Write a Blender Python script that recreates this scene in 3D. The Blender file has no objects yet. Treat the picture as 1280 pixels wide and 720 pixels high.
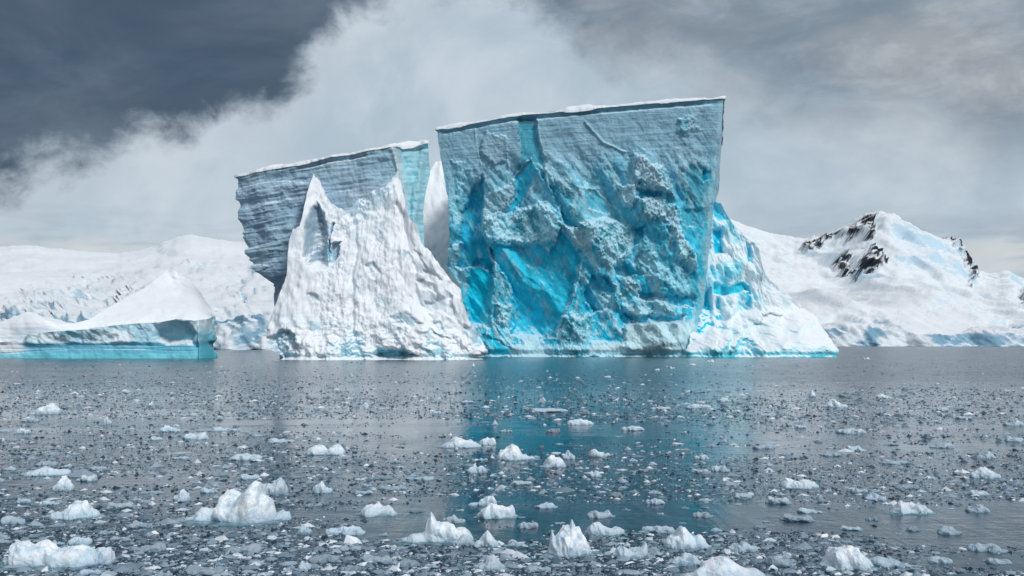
import bpy, math
import numpy as np

# ------------------------------------------------------------------ camera, sky, sun, exposure
SC = bpy.context.scene
FPX = 1244.44            # focal length in photo pixels (35 mm lens, 1280 px wide)
HZ = 431.0               # photo row of the horizon
CAMH = 3.2               # eye height over the water

cam_d = bpy.data.cameras.new("camera")
cam = bpy.data.objects.new("camera", cam_d)
SC.collection.objects.link(cam)
cam_d.lens = 35.0
cam_d.sensor_width = 36.0
cam_d.clip_start = 0.1
cam_d.clip_end = 120000.0
cam_d.shift_y = (HZ - 360.0) / 1280.0
cam.location = (0, 0, CAMH)
cam.rotation_euler = (math.radians(90), 0, 0)
SC.camera = cam

SUN_EL, SUN_AZ = math.radians(42), math.radians(142)     # azimuth clockwise from +Y (view direction)
sun_d = bpy.data.lights.new("sun", 'SUN')
sun_d.energy = 1.5
sun_d.angle = math.radians(14)
sun_d.color = (1.0, 0.992, 0.98)
sun = bpy.data.objects.new("sun", sun_d)
SC.collection.objects.link(sun)
sun.rotation_euler = (math.pi / 2 - SUN_EL, 0, math.pi - SUN_AZ)

SC.view_settings.view_transform = 'Standard'
SC.view_settings.look = 'None'
SC.view_settings.exposure = 0.42
SC.view_settings.gamma = 1.0
SC.render.engine = 'CYCLES'
SC.cycles.max_bounces = 5
SC.cycles.use_denoising = True


def s2l(r, g, b):
    def f(c):
        c /= 255.0
        return c / 12.92 if c <= 0.04045 else ((c + 0.055) / 1.055) ** 2.4
    return (f(r), f(g), f(b))


class NT:
    """small helper around a node tree"""
    def __init__(s, tree):
        s.t = tree
        s.t.nodes.clear()

    def n(s, typ, ins=None, **kw):
        nd = s.t.nodes.new(typ)
        for k, v in kw.items():
            setattr(nd, k, v)
        for k, v in (ins or {}).items():
            s.set(nd, k, v)
        return nd

    def set(s, nd, k, v):
        sock = nd.inputs[k]
        if isinstance(v, bpy.types.NodeSocket):
            s.t.links.new(v, sock)
        elif isinstance(v, bpy.types.Node):
            s.t.links.new(v.outputs[0], sock)
        elif isinstance(v, (tuple, list)) and len(v) == 3 and sock.type == 'RGBA':
            sock.default_value = (*v, 1)
        else:
            sock.default_value = v

    def m(s, op, a, b=0.0, c=None, clamp=False):
        nd = s.n('ShaderNodeMath', operation=op, use_clamp=clamp)
        s.set(nd, 0, a)
        s.set(nd, 1, b)
        if c is not None:
            s.set(nd, 2, c)
        return nd.outputs[0]

    def ss(s, x, lo, hi, a=0.0, b=1.0):
        nd = s.n('ShaderNodeMapRange', interpolation_type='SMOOTHSTEP')
        s.set(nd, 0, x)
        for i, v in ((1, lo), (2, hi), (3, a), (4, b)):
            s.set(nd, i, v)
        return nd.outputs[0]

    def mix(s, f, a, b, mode='MIX'):
        nd = s.n('ShaderNodeMix', data_type='RGBA', blend_type=mode)
        s.set(nd, 0, f)
        s.set(nd, 6, a)
        s.set(nd, 7, b)
        return nd.outputs[2]

    def noise(s, vec, scale, detail=4, rough=0.55, dist=0.0, out=0):
        nd = s.n('ShaderNodeTexNoise')
        s.set(nd, 'Vector', vec)
        s.set(nd, 'Scale', scale)
        s.set(nd, 'Detail', detail)
        s.set(nd, 'Roughness', rough)
        s.set(nd, 'Distortion', dist)
        return nd.outputs[out]

    def mapping(s, vec, scale=(1, 1, 1), rot=(0, 0, 0), loc=(0, 0, 0)):
        nd = s.n('ShaderNodeMapping')
        s.set(nd, 'Vector', vec)
        nd.inputs['Location'].default_value = loc
        nd.inputs['Rotation'].default_value = rot
        nd.inputs['Scale'].default_value = scale
        return nd.outputs[0]


def build_world():
    w = bpy.data.worlds.new("World")
    SC.world = w
    w.use_nodes = True
    g = NT(w.node_tree)
    vec = g.n('ShaderNodeTexCoord').outputs['Generated']
    nrm = g.n('ShaderNodeVectorMath', {0: vec}, operation='NORMALIZE').outputs[0]
    sep = g.n('ShaderNodeSeparateXYZ', {0: nrm})
    x, y, z = sep.outputs
    az = g.m('ARCTAN2', x, y)
    el = g.m('ARCSINE', z)
    # coordinates for cloud texture, streets flattened towards the horizon
    comb = g.n('ShaderNodeCombineXYZ', {0: az, 1: el, 2: 0.0}).outputs[0]
    flat = g.mapping(comb, scale=(1.0, 2.6, 1.0))
    puffy = g.mapping(comb, scale=(1.0, 1.25, 1.0))
    # upper edge of the low cloud bank against azimuth
    pts = [(-260, 200), (0, 222), (60, 196), (130, 178), (175, 158), (230, 158), (285, 122), (330, 122), (370, 92),
           (405, 55), (440, 15), (485, -10), (560, -22), (640, -10), (700, 18), (760, 60), (810, 80), (870, 92),
           (930, 105), (1000, 125), (1100, 145), (1200, 160), (1290, 170), (1500, 165)]
    a0, a1 = -0.75, 0.75
    e1 = 0.45
    fc = g.n('ShaderNodeFloatCurve')
    cv = fc.mapping.curves[0]
    for i, (px, py) in enumerate(pts):
        dx = px - 640
        a = math.atan(dx / FPX)
        e = math.atan((HZ - py) / math.hypot(FPX, dx))
        u, v = (a - a0) / (a1 - a0), e / e1
        if i < 2:
            cv.points[i].location = (u, v)
        else:
            cv.points.new(u, v)
    fc.mapping.update()
    g.set(fc, 'Value', g.ss(az, a0, a1) if False else g.m('DIVIDE', g.m('SUBTRACT', az, a0), a1 - a0, clamp=True))
    edge = g.m('MULTIPLY', fc.outputs[0], e1)
    n1 = g.noise(puffy, 9.0, 9, 0.60, 0.35)
    n2 = g.noise(g.mapping(comb, loc=(3.1, 1.7, 0.4), scale=(1, 1.1, 1)), 26.0, 7, 0.62, 0.25)
    wob = g.m('ADD', g.m('MULTIPLY', g.m('SUBTRACT', n1, 0.5), 0.12), g.m('MULTIPLY', g.m('SUBTRACT', n2, 0.5), 0.05))
    wob = g.m('MULTIPLY', wob, g.ss(az, 0.0, 0.30, 1.0, 0.55))
    dlt = g.m('SUBTRACT', g.m('ADD', edge, wob), el)
    soft = g.ss(az, 0.02, 0.30, 0.027, 0.075)              # the bank's edge is softer on the right
    nd = g.n('ShaderNodeMapRange', interpolation_type='SMOOTHSTEP')
    g.set(nd, 0, dlt); g.set(nd, 1, g.m('MULTIPLY', soft, -0.6)); g.set(nd, 2, soft); g.set(nd, 3, 0.0); g.set(nd, 4, 1.0)
    bank = nd.outputs[0]
    # high layer behind the bank: slate on the left, paler and streaky on the right
    right = g.ss(az, -0.20, 0.20)
    back = g.mix(right, s2l(62, 79, 97), s2l(130, 145, 159))
    st = g.noise(g.mapping(comb, scale=(1.0, 2.2, 1.0), rot=(0, 0, 0.2)), 5.0, 8, 0.58, 0.5)
    back = g.mix(g.ss(st, 0.38, 0.72), back, g.mix(right, s2l(92, 106, 122), s2l(172, 178, 182)))
    st2 = g.noise(g.mapping(comb, scale=(1.0, 2.2, 1.0), loc=(0.3, 5.2, 0)), 11.0, 8, 0.6, 0.3)
    back = g.mix(g.m('MULTIPLY', g.ss(st2, 0.62, 0.42), 0.30), back, s2l(76, 88, 102))
    # the bank itself
    n3 = g.noise(puffy, 6.0, 8, 0.58, 0.4)
    body = g.mix(g.ss(n3, 0.36, 0.66), s2l(166, 182, 194), s2l(190, 201, 210))
    rim = g.m('MULTIPLY', g.ss(dlt, 0.085, 0.015), g.ss(az, 0.05, -0.25))
    body = g.mix(g.m('MULTIPLY', rim, 0.45), body, s2l(188, 196, 203))
    hol = g.noise(g.mapping(comb, scale=(1.0, 1.5, 1.0), loc=(1.5, 0.2, 0)), 10.0, 7, 0.6, 0.6)
    body = g.mix(g.m('MULTIPLY', g.ss(hol, 0.56, 0.72), g.ss(el, 0.14, 0.05, 0, 0.55)), body, s2l(118, 134, 150))
    front = g.mix(bank, back, body)
    # strip of darker cloud low down, and a pale gap at the horizon
    n4 = g.noise(g.mapping(comb, scale=(1.0, 6.0, 1.0)), 7.0, 6, 0.55, 0.2)
    band = g.m('MULTIPLY', g.ss(el, 0.15, 0.09), g.ss(n4, 0.42, 0.64))
    front = g.mix(g.m('MULTIPLY', band, 0.55), front, s2l(146, 157, 170))
    gap = g.m('MULTIPLY', g.ss(el, 0.105, 0.085), g.ss(n4, 0.60, 0.45))
    front = g.mix(g.m('MULTIPLY', gap, 0.5), front, s2l(205, 204, 200))
    # overcast gets brighter towards the zenith
    zen = g.mix(g.noise(flat, 3.0, 6, 0.55, 0.3), (0.48, 0.53, 0.58), (0.70, 0.74, 0.78))
    col = g.mix(g.ss(el, 0.60, 1.30), front, zen)
    behind = g.ss(y, 0.25, -0.35)
    col = g.mix(g.m('MULTIPLY', behind, 0.55), col, g.mix(n1, s2l(165, 178, 190), s2l(205, 210, 214)))
    sky = g.n('ShaderNodeTexSky', sky_type='NISHITA', sun_disc=False)
    sky.sun_elevation = SUN_EL
    sky.sun_rotation = SUN_AZ
    bg1 = g.n('ShaderNodeBackground', {0: sky.outputs[0], 1: 0.08})
    bg2 = g.n('ShaderNodeBackground', {0: col, 1: 0.86})
    mx = g.n('ShaderNodeMixShader', {0: 0.96, 1: bg1, 2: bg2})
    out = g.n('ShaderNodeOutputWorld')
    g.set(out, 'Surface', mx)


build_world()

# ------------------------------------------------------------------ numpy noise


def _h(i, j, k, s):
    n = (i.astype(np.uint32) * np.uint32(374761393) + j.astype(np.uint32) * np.uint32(668265263)
         + k.astype(np.uint32) * np.uint32(2246822519) + np.uint32((s * 3266489917) & 0xffffffff))
    n = (n ^ (n >> np.uint32(13))) * np.uint32(1274126177)
    n = (n ^ (n >> np.uint32(16))) * np.uint32(2654435761)
    n = n ^ (n >> np.uint32(15))
    return n.astype(np.float64) / 2147483648.0 - 1.0


def _cell(p):
    f = np.floor(p)
    return f.astype(np.int64), p - f


def vnoise(x, y, z, s=0):
    i, fx = _cell(x); j, fy = _cell(y); k, fz = _cell(z)
    fx = fx * fx * fx * (fx * (fx * 6 - 15) + 10)
    fy = fy * fy * fy * (fy * (fy * 6 - 15) + 10)
    fz = fz * fz * fz * (fz * (fz * 6 - 15) + 10)
    r = 0
    for a in (0, 1):
        wa = fx if a else 1 - fx
        for b in (0, 1):
            wb = fy if b else 1 - fy
            for c in (0, 1):
                wc = fz if c else 1 - fz
                r = r + wa * wb * wc * _h(i + a, j + b, k + c, s)
    return r


def fbm(x, y, z, oct=5, s=0, rough=0.5):
    r, a, t = 0, 1.0, 0
    for o in range(oct):
        r = r + a * vnoise(x, y, z, s + o)
        t += a
        a *= rough
        x = x * 2.03 + 11.3; y = y * 2.03 + 5.7; z = z * 2.03 + 3.1
    return r / t * 1.6


def facet(x, y, z, s=0):
    """piecewise-linear noise on a tetrahedral lattice: continuous, made of flat facets with crisp edges"""
    i, fx = _cell(x); j, fy = _cell(y); k, fz = _cell(z)
    F = np.stack([fx, fy, fz], -1)
    o = np.argsort(-F, axis=-1)
    S = np.take_along_axis(F, o, -1)
    E = np.eye(3, dtype=np.int64)
    I = np.stack([i, j, k], -1)
    v0 = _h(I[..., 0], I[..., 1], I[..., 2], s)
    I1 = I + E[o[..., 0]]
    v1 = _h(I1[..., 0], I1[..., 1], I1[..., 2], s)
    I2 = I1 + E[o[..., 1]]
    v2 = _h(I2[..., 0], I2[..., 1], I2[..., 2], s)
    v3 = _h(i + 1, j + 1, k + 1, s)
    return v0 * (1 - S[..., 0]) + v1 * (S[..., 0] - S[..., 1]) + v2 * (S[..., 1] - S[..., 2]) + v3 * S[..., 2]


def ffbm(x, y, z, oct=4, s=0, rough=0.5):
    r, a, t = 0, 1.0, 0
    for o in range(oct):
        # rotate between octaves so the lattice never lines up
        x, y, z = 0.80 * x + 0.60 * z, y * 0.96 + 0.28 * x, -0.60 * x + 0.80 * z
        r = r + a * facet(x + 7.7 * o, y + 3.3 * o, z + 1.9 * o, s + 17 * o)
        t += a
        a *= rough
        x = x * 1.97; y = y * 1.97; z = z * 1.97
    return r / t * 1.5


def ridged(x, y, z, oct=4, s=0, rough=0.5):
    r, a, t = 0, 1.0, 0
    for o in range(oct):
        r = r + a * (1 - np.abs(vnoise(x, y, z, s + o)) * 2)
        t += a
        a *= rough
        x = x * 2.1 + 4; y = y * 2.1 + 9; z = z * 2.1 + 2
    return r / t


def sst(x, lo, hi):
    t = np.clip((x - lo) / (hi - lo), 0, 1)
    return t * t * (3 - 2 * t)


def poly_sd(px, py, poly):
    """signed distance to a polygon, positive inside"""
    P = np.asarray(poly, float)
    d = np.full(px.shape, 1e9)
    ins = np.zeros(px.shape, bool)
    n = len(P)
    for a in range(n):
        x0, y0 = P[a]; x1, y1 = P[(a + 1) % n]
        ex, ey = x1 - x0, y1 - y0
        t = np.clip(((px - x0) * ex + (py - y0) * ey) / (ex * ex + ey * ey + 1e-9), 0, 1)
        d = np.minimum(d, np.hypot(px - x0 - t * ex, py - y0 - t * ey))
        c = ((y0 > py) != (y1 > py)) & (px < (x1 - x0) * (py - y0) / (y1 - y0 + 1e-12) + x0)
        ins ^= c
    return np.where(ins, d, -d)


def patch(px, py, poly, soft):
    """0..1 mask of a polygon, only worked out near it"""
    P = np.asarray(poly, float)
    m = np.zeros(px.shape)
    k = (px > P[:, 0].min() - 14) & (px < P[:, 0].max() + 14) & (py > P[:, 1].min() - 14) & (py < P[:, 1].max() + 14)
    if k.any():
        m[k] = sst(poly_sd(px[k], py[k], P), -soft, soft)
    return m


def line_d(px, py, pts):
    d = np.full(px.shape, 1e9)
    for (x0, y0), (x1, y1) in zip(pts[:-1], pts[1:]):
        ex, ey = x1 - x0, y1 - y0
        t = np.clip(((px - x0) * ex + (py - y0) * ey) / (ex * ex + ey * ey + 1e-9), 0, 1)
        d = np.minimum(d, np.hypot(px - x0 - t * ex, py - y0 - t * ey))
    return d


def curve(pts):
    a = np.asarray(sorted(pts), float)
    return lambda q: np.interp(q, a[:, 0], a[:, 1])


def lerpc(a, b, t):
    """colours a,b (N,3 or 3) blended by t (N)"""
    return a * (1 - t[..., None]) + b * t[..., None]


def C3(*c):
    return np.array(c, float)


def wx(px, Y):
    return (px - 640.0) / FPX * Y


def wz(py, Y):
    return CAMH + (HZ - py) / FPX * Y


# ------------------------------------------------------------------ scene helpers
COL = SC.collection


def tag(o, label=None, cat=None, group=None, kind=None):
    if label: o['label'] = label
    if cat: o['category'] = cat
    if group: o['group'] = group
    if kind: o['kind'] = kind
    return o


def empty(name, loc, label, cat, group=None):
    o = bpy.data.objects.new(name, None)
    COL.objects.link(o)
    o.location = loc
    o.empty_display_size = 2
    return tag(o, label, cat, group)


def mesh_np(name, V, F, mat, parent=None, tint=None, strata=None, smooth=True, link=True):
    """V (n,3), F (m,3|4) -> one mesh object; the parent's location is taken off the vertices"""
    V = np.asarray(V, float)
    if parent is not None:
        V = V - np.array(parent.location)
    me = bpy.data.meshes.new(name)
    k = F.shape[1]
    me.vertices.add(len(V))
    me.vertices.foreach_set('co', V.astype(np.float32).ravel())
    me.loops.add(F.size)
    me.loops.foreach_set('vertex_index', F.astype(np.int32).ravel())
    me.polygons.add(len(F))
    me.polygons.foreach_set('loop_start', np.arange(0, F.size, k, dtype=np.int32))
    me.update(calc_edges=True)
    me.polygons.foreach_set('use_smooth', np.full(len(F), smooth))
    if tint is not None:
        at = me.attributes.new('tint', 'FLOAT_COLOR', 'POINT')
        c = np.ones((len(V), 4), np.float32)
        c[:, :3] = np.clip(tint, 0, 1)
        at.data.foreach_set('color', c.ravel())
    if strata is not None:
        at = me.attributes.new('strata', 'FLOAT', 'POINT')
        at.data.foreach_set('value', np.asarray(strata, np.float32).ravel())
    me.materials.append(mat)
    me.validate()
    if not link:
        return me
    o = bpy.data.objects.new(name, me)
    COL.objects.link(o)
    if parent is not None:
        o.parent = parent
    return o


def grid_faces(nr, nc, off=0, flip=False):
    idx = np.arange(nr * nc).reshape(nr, nc) + off
    a, b, c, d = idx[:-1, :-1], idx[:-1, 1:], idx[1:, 1:], idx[1:, :-1]
    q = np.stack([a, b, c, d], -1).reshape(-1, 4)
    return q[:, ::-1] if flip else q


# ------------------------------------------------------------------ materials


def ice_material(name, snow=0.5, strata=0.0, bump=1.0, tilt=0.1, scale=1.0, snowcol=(0.86, 0.89, 0.92), fine=0.35, var=0.30):
    m = bpy.data.materials.new(name)
    m.use_nodes = True
    g = NT(m.node_tree)
    geo = g.n('ShaderNodeNewGeometry')
    pos = g.n('ShaderNodeTexCoord').outputs['Object']
    at = g.n('ShaderNodeAttribute', attribute_name='tint')
    sa = g.n('ShaderNodeAttribute', attribute_name='strata')
    n1 = g.noise(pos, 0.35 * scale, 8, 0.62, 0.4)
    n2 = g.noise(pos, 1.6 * scale, 6, 0.65)
    layers = g.mapping(pos, scale=(0.06 * scale, 0.06 * scale, 1.5 * scale), rot=(0, tilt, 0))
    n3 = g.noise(layers, 1.0, 6, 0.65, 0.5)
    v = g.m('ADD', g.m('MULTIPLY', g.m('SUBTRACT', n1, 0.5), var * 2), g.m('MULTIPLY', g.m('SUBTRACT', n2, 0.5), var))
    lay = g.m('MULTIPLY', g.m('MULTIPLY', g.m('SUBTRACT', n3, 0.5), sa.outputs['Fac']), 0.9 * strata)
    v = g.m('ADD', g.m('ADD', v, lay), 1.0)
    vv = g.n('ShaderNodeVectorMath', {0: at.outputs['Color']}, operation='SCALE')
    g.set(vv, 'Scale', v)
    base = vv.outputs[0]
    # loose snow on every ledge that faces up
    nz = g.n('ShaderNodeSeparateXYZ', {0: geo.outputs['Normal']}).outputs[2]
    sm = g.m('ADD', nz, g.m('MULTIPLY', g.m('SUBTRACT', n2, 0.5), 0.7))
    sf = g.ss(sm, 0.75 - 0.7 * snow, 1.0 - 0.55 * snow)
    base = g.mix(sf, base, snowcol)
    rough = g.ss(sf, 0, 1, 0.42, 0.8)
    hh = g.m('ADD', g.m('MULTIPLY', n1, 1.6), g.m('MULTIPLY', n2, 0.7))
    n4 = g.noise(pos, 6.0 * scale, 4, 0.6)
    hh = g.m('ADD', hh, g.m('MULTIPLY', n4, fine))
    hh = g.m('ADD', hh, g.m('MULTIPLY', g.m('MULTIPLY', n3, sa.outputs['Fac']), 2.0 * strata))
    bp = g.n('ShaderNodeBump', {'Strength': 0.55 * bump, 'Distance': 0.9 / scale, 'Height': hh})
    bs = g.n('ShaderNodeBsdfPrincipled', {'Base Color': base, 'Roughness': rough, 'Normal': bp, 'IOR': 1.31})
    g.set(bs, 'Specular IOR Level', 0.25)
    o = g.n('ShaderNodeOutputMaterial')
    g.set(o, 'Surface', bs)
    return m


def chunk_material():
    m = bpy.data.materials.new('floating_ice')
    m.use_nodes = True
    g = NT(m.node_tree)
    pos = g.n('ShaderNodeTexCoord').outputs['Object']
    info = g.n('ShaderNodeObjectInfo')
    off = g.n('ShaderNodeVectorMath', {0: pos}, operation='ADD')
    rnd = g.n('ShaderNodeCombineXYZ', {0: g.m('MULTIPLY', info.outputs['Random'], 37.0), 1: 0.0, 2: 0.0})
    g.set(off, 1, rnd)
    p = off.outputs[0]
    n1 = g.noise(p, 5.0, 6, 0.62, 0.5)
    n2 = g.noise(p, 22.0, 5, 0.62)
    col = g.mix(g.ss(n1, 0.36, 0.60), s2l(196, 216, 230), s2l(247, 249, 251))
    geo = g.n('ShaderNodeNewGeometry')
    nz = g.n('ShaderNodeSeparateXYZ', {0: geo.outputs['Normal']}).outputs[2]
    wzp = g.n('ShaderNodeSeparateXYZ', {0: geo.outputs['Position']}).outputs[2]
    low = g.ss(g.m('ADD', wzp, g.m('MULTIPLY', n1, -0.30)), 0.08, -0.14)        # darker and bluer low down
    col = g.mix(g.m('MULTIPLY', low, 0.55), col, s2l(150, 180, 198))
    foot_tone = g.ss(g.m('ADD', wzp, g.m('MULTIPLY', n1, -0.06)), 0.02, -0.03)        # blue-grey rim at water level
    col = g.mix(g.m('MULTIPLY', foot_tone, 0.7), col, s2l(140, 172, 188))
    dull = g.m('MULTIPLY', g.ss(info.outputs['Random'], 0.55, 1.0), 0.5)
    oc = g.n('ShaderNodeObjectInfo').outputs['Color']
    col = g.mix(1.0, col, oc, 'MULTIPLY')
    hh = g.m('ADD', g.m('MULTIPLY', n1, 1.0), g.m('MULTIPLY', n2, 0.3))
    bp = g.n('ShaderNodeBump', {'Strength': 0.6, 'Distance': 0.05, 'Height': hh})
    bs = g.n('ShaderNodeBsdfPrincipled', {'Base Color': col, 'Roughness': g.ss(n2, 0.3, 0.7, 0.18, 0.55), 'Normal': bp, 'IOR': 1.31})
    g.set(bs, 'Subsurface Weight', 0.2)
    g.set(bs, 'Subsurface Radius', (0.10, 0.22, 0.30))
    bs.inputs['Subsurface Scale'].default_value = 0.25
    o = g.n('ShaderNodeOutputMaterial')
    g.set(o, 'Surface', bs)
    return m


def skirt_material():
    m = bpy.data.materials.new('drowned_ice')
    m.use_nodes = True
    g = NT(m.node_tree)
    pos = g.n('ShaderNodeTexCoord').outputs['Object']
    n = g.noise(pos, 5.0, 5, 0.6, 0.4)
    bs = g.n('ShaderNodeBsdfPrincipled', {'Base Color': g.mix(g.ss(n, 0.35, 0.65), (0.06, 0.14, 0.19), (0.20, 0.32, 0.38)), 'Roughness': 0.12,
                                          'Normal': g.n('ShaderNodeBump', {'Strength': 0.25, 'Distance': 0.03, 'Height': n}), 'IOR': 1.33})
    o = g.n('ShaderNodeOutputMaterial')
    g.set(o, 'Surface', bs)
    return m


def brash_material():
    m = bpy.data.materials.new('brash_ice_bits')
    m.use_nodes = True
    g = NT(m.node_tree)
    at = g.n('ShaderNodeAttribute', attribute_name='tint')
    pos = g.n('ShaderNodeTexCoord').outputs['Object']
    n = g.noise(pos, 14.0, 3, 0.6)
    bp = g.n('ShaderNodeBump', {'Strength': 0.3, 'Distance': 0.03, 'Height': n})
    bs = g.n('ShaderNodeBsdfPrincipled', {'Base Color': at.outputs['Color'], 'Roughness': 0.3, 'Normal': bp, 'IOR': 1.31})
    o = g.n('ShaderNodeOutputMaterial')
    g.set(o, 'Surface', bs)
    return m


def water_material():
    m = bpy.data.materials.new('sea_water')
    m.use_nodes = True
    g = NT(m.node_tree)
    pos = g.n('ShaderNodeTexCoord').outputs['Object']
    big = g.noise(g.mapping(pos, scale=(0.03, 0.09, 1)), 1.0, 5, 0.6, 0.6)
    mid = g.noise(g.mapping(pos, scale=(0.25, 0.6, 1)), 1.0, 5, 0.6, 0.5)
    slick = g.ss(g.m('ADD', big, g.m('MULTIPLY', mid, 0.35)), 0.60, 0.76)
    w1 = g.noise(g.mapping(pos, scale=(0.8, 1.5, 1)), 1.0, 4, 0.55, 0.3)
    w2 = g.noise(g.mapping(pos, scale=(3.2, 5.0, 1)), 1.0, 4, 0.6, 0.3)
    w3 = g.noise(pos, 15.0, 3, 0.6)
    w4 = g.noise(g.mapping(pos, scale=(1.6, 0.28, 1)), 1.0, 3, 0.6, 0.3)
    h = g.m('ADD', g.m('MULTIPLY', w1, 0.050), g.m('MULTIPLY', w2, 0.022))
    h = g.m('ADD', h, g.m('MULTIPLY', w3, 0.007))
    h = g.m('ADD', h, g.m('MULTIPLY', w4, 0.06))
    st = g.ss(slick, 0, 1, 1.0, 0.35)
    sxy = g.n('ShaderNodeSeparateXYZ', {0: pos})
    # a breeze ruffles the open water nearer the bergs; the brash calms the rest
    breeze = g.ss(g.m('ADD', sxy.outputs[1], g.m('MULTIPLY', g.m('SUBTRACT', big, 0.5), 60.0)), 42.0, 100.0)
    w5 = g.noise(g.mapping(pos, scale=(1.1, 0.10, 1)), 1.0, 4, 0.65, 0.2)
    h = g.m('ADD', h, g.m('MULTIPLY', g.m('MULTIPLY', w5, breeze), 0.30))
    bp = g.n('ShaderNodeBump', {'Distance': 1.0, 'Height': h})
    g.set(bp, 'Strength', g.m('MULTIPLY', g.m('ADD', st, g.m('MULTIPLY', breeze, 0.8)), 0.52))
    # thin grease ice: a dull skin that lies in torn patches between the bits
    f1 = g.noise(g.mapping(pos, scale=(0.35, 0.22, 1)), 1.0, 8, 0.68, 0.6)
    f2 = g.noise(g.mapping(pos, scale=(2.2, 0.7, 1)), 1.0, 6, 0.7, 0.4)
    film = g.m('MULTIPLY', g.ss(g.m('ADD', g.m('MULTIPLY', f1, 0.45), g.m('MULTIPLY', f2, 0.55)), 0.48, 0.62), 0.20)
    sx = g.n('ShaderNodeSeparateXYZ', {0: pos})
    # paler sky reflection on the right-hand water, put into the skin's colour
    sky_sheen = g.ss(g.m('ADD', g.m('SUBTRACT', sx.outputs[0], g.m('MULTIPLY', sx.outputs[1], 0.24)), g.m('MULTIPLY', g.m('SUBTRACT', big, 0.5), 14.0)), -1.0, 3.5)
    film = g.m('ADD', g.m('MULTIPLY', film, g.ss(sky_sheen, 0, 1, 0.65, 1.0)), g.m('MULTIPLY', sky_sheen, 0.15), clamp=True)
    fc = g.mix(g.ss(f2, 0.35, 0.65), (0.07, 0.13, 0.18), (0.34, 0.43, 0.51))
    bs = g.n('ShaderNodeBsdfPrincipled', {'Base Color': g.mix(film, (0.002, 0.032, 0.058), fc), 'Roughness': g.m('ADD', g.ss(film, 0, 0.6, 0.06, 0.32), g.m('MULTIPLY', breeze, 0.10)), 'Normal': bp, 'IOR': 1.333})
    o = g.n('ShaderNodeOutputMaterial')
    g.set(o, 'Surface', bs)
    return m


M_WALL = ice_material('blue_layered_ice', snow=0.36, snowcol=(0.60, 0.84, 0.94), strata=0.55, tilt=0.08, var=0.34)
M_BLOCK = ice_material('grey_layered_ice', snow=0.22, strata=0.35, tilt=0.14, var=0.2)
M_RAMP = ice_material('snowy_ice', snow=0.55, strata=0.0, bump=0.34, var=0.10)
M_GLOW = ice_material('turquoise_ice', snow=0.30, strata=0.0, bump=0.5, var=0.12)
M_CAP = ice_material('wind_packed_snow', snow=1.2, strata=0.0, bump=0.5, var=0.06)
M_LAND = ice_material('glacier_snow', snow=0.05, strata=0.0, bump=0.9, scale=0.08, var=0.12)
M_LAND2 = ice_material('mountain_snow', snow=0.06, strata=0.0, bump=0.8, scale=0.05, var=0.08)
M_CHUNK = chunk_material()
M_BRASH = brash_material()
M_SKIRT = skirt_material()
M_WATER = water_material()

SNOW = C3(0.86, 0.89, 0.92)
FIRN = C3(0.20, 0.42, 0.55)
GREYB = C3(0.25, 0.41, 0.53)
TEAL = C3(0.03, 0.38, 0.53)
CYAN = C3(0.03, 0.80, 0.95)
PALE = C3(0.42, 0.78, 0.88)

# ------------------------------------------------------------------ solids of ice


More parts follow.
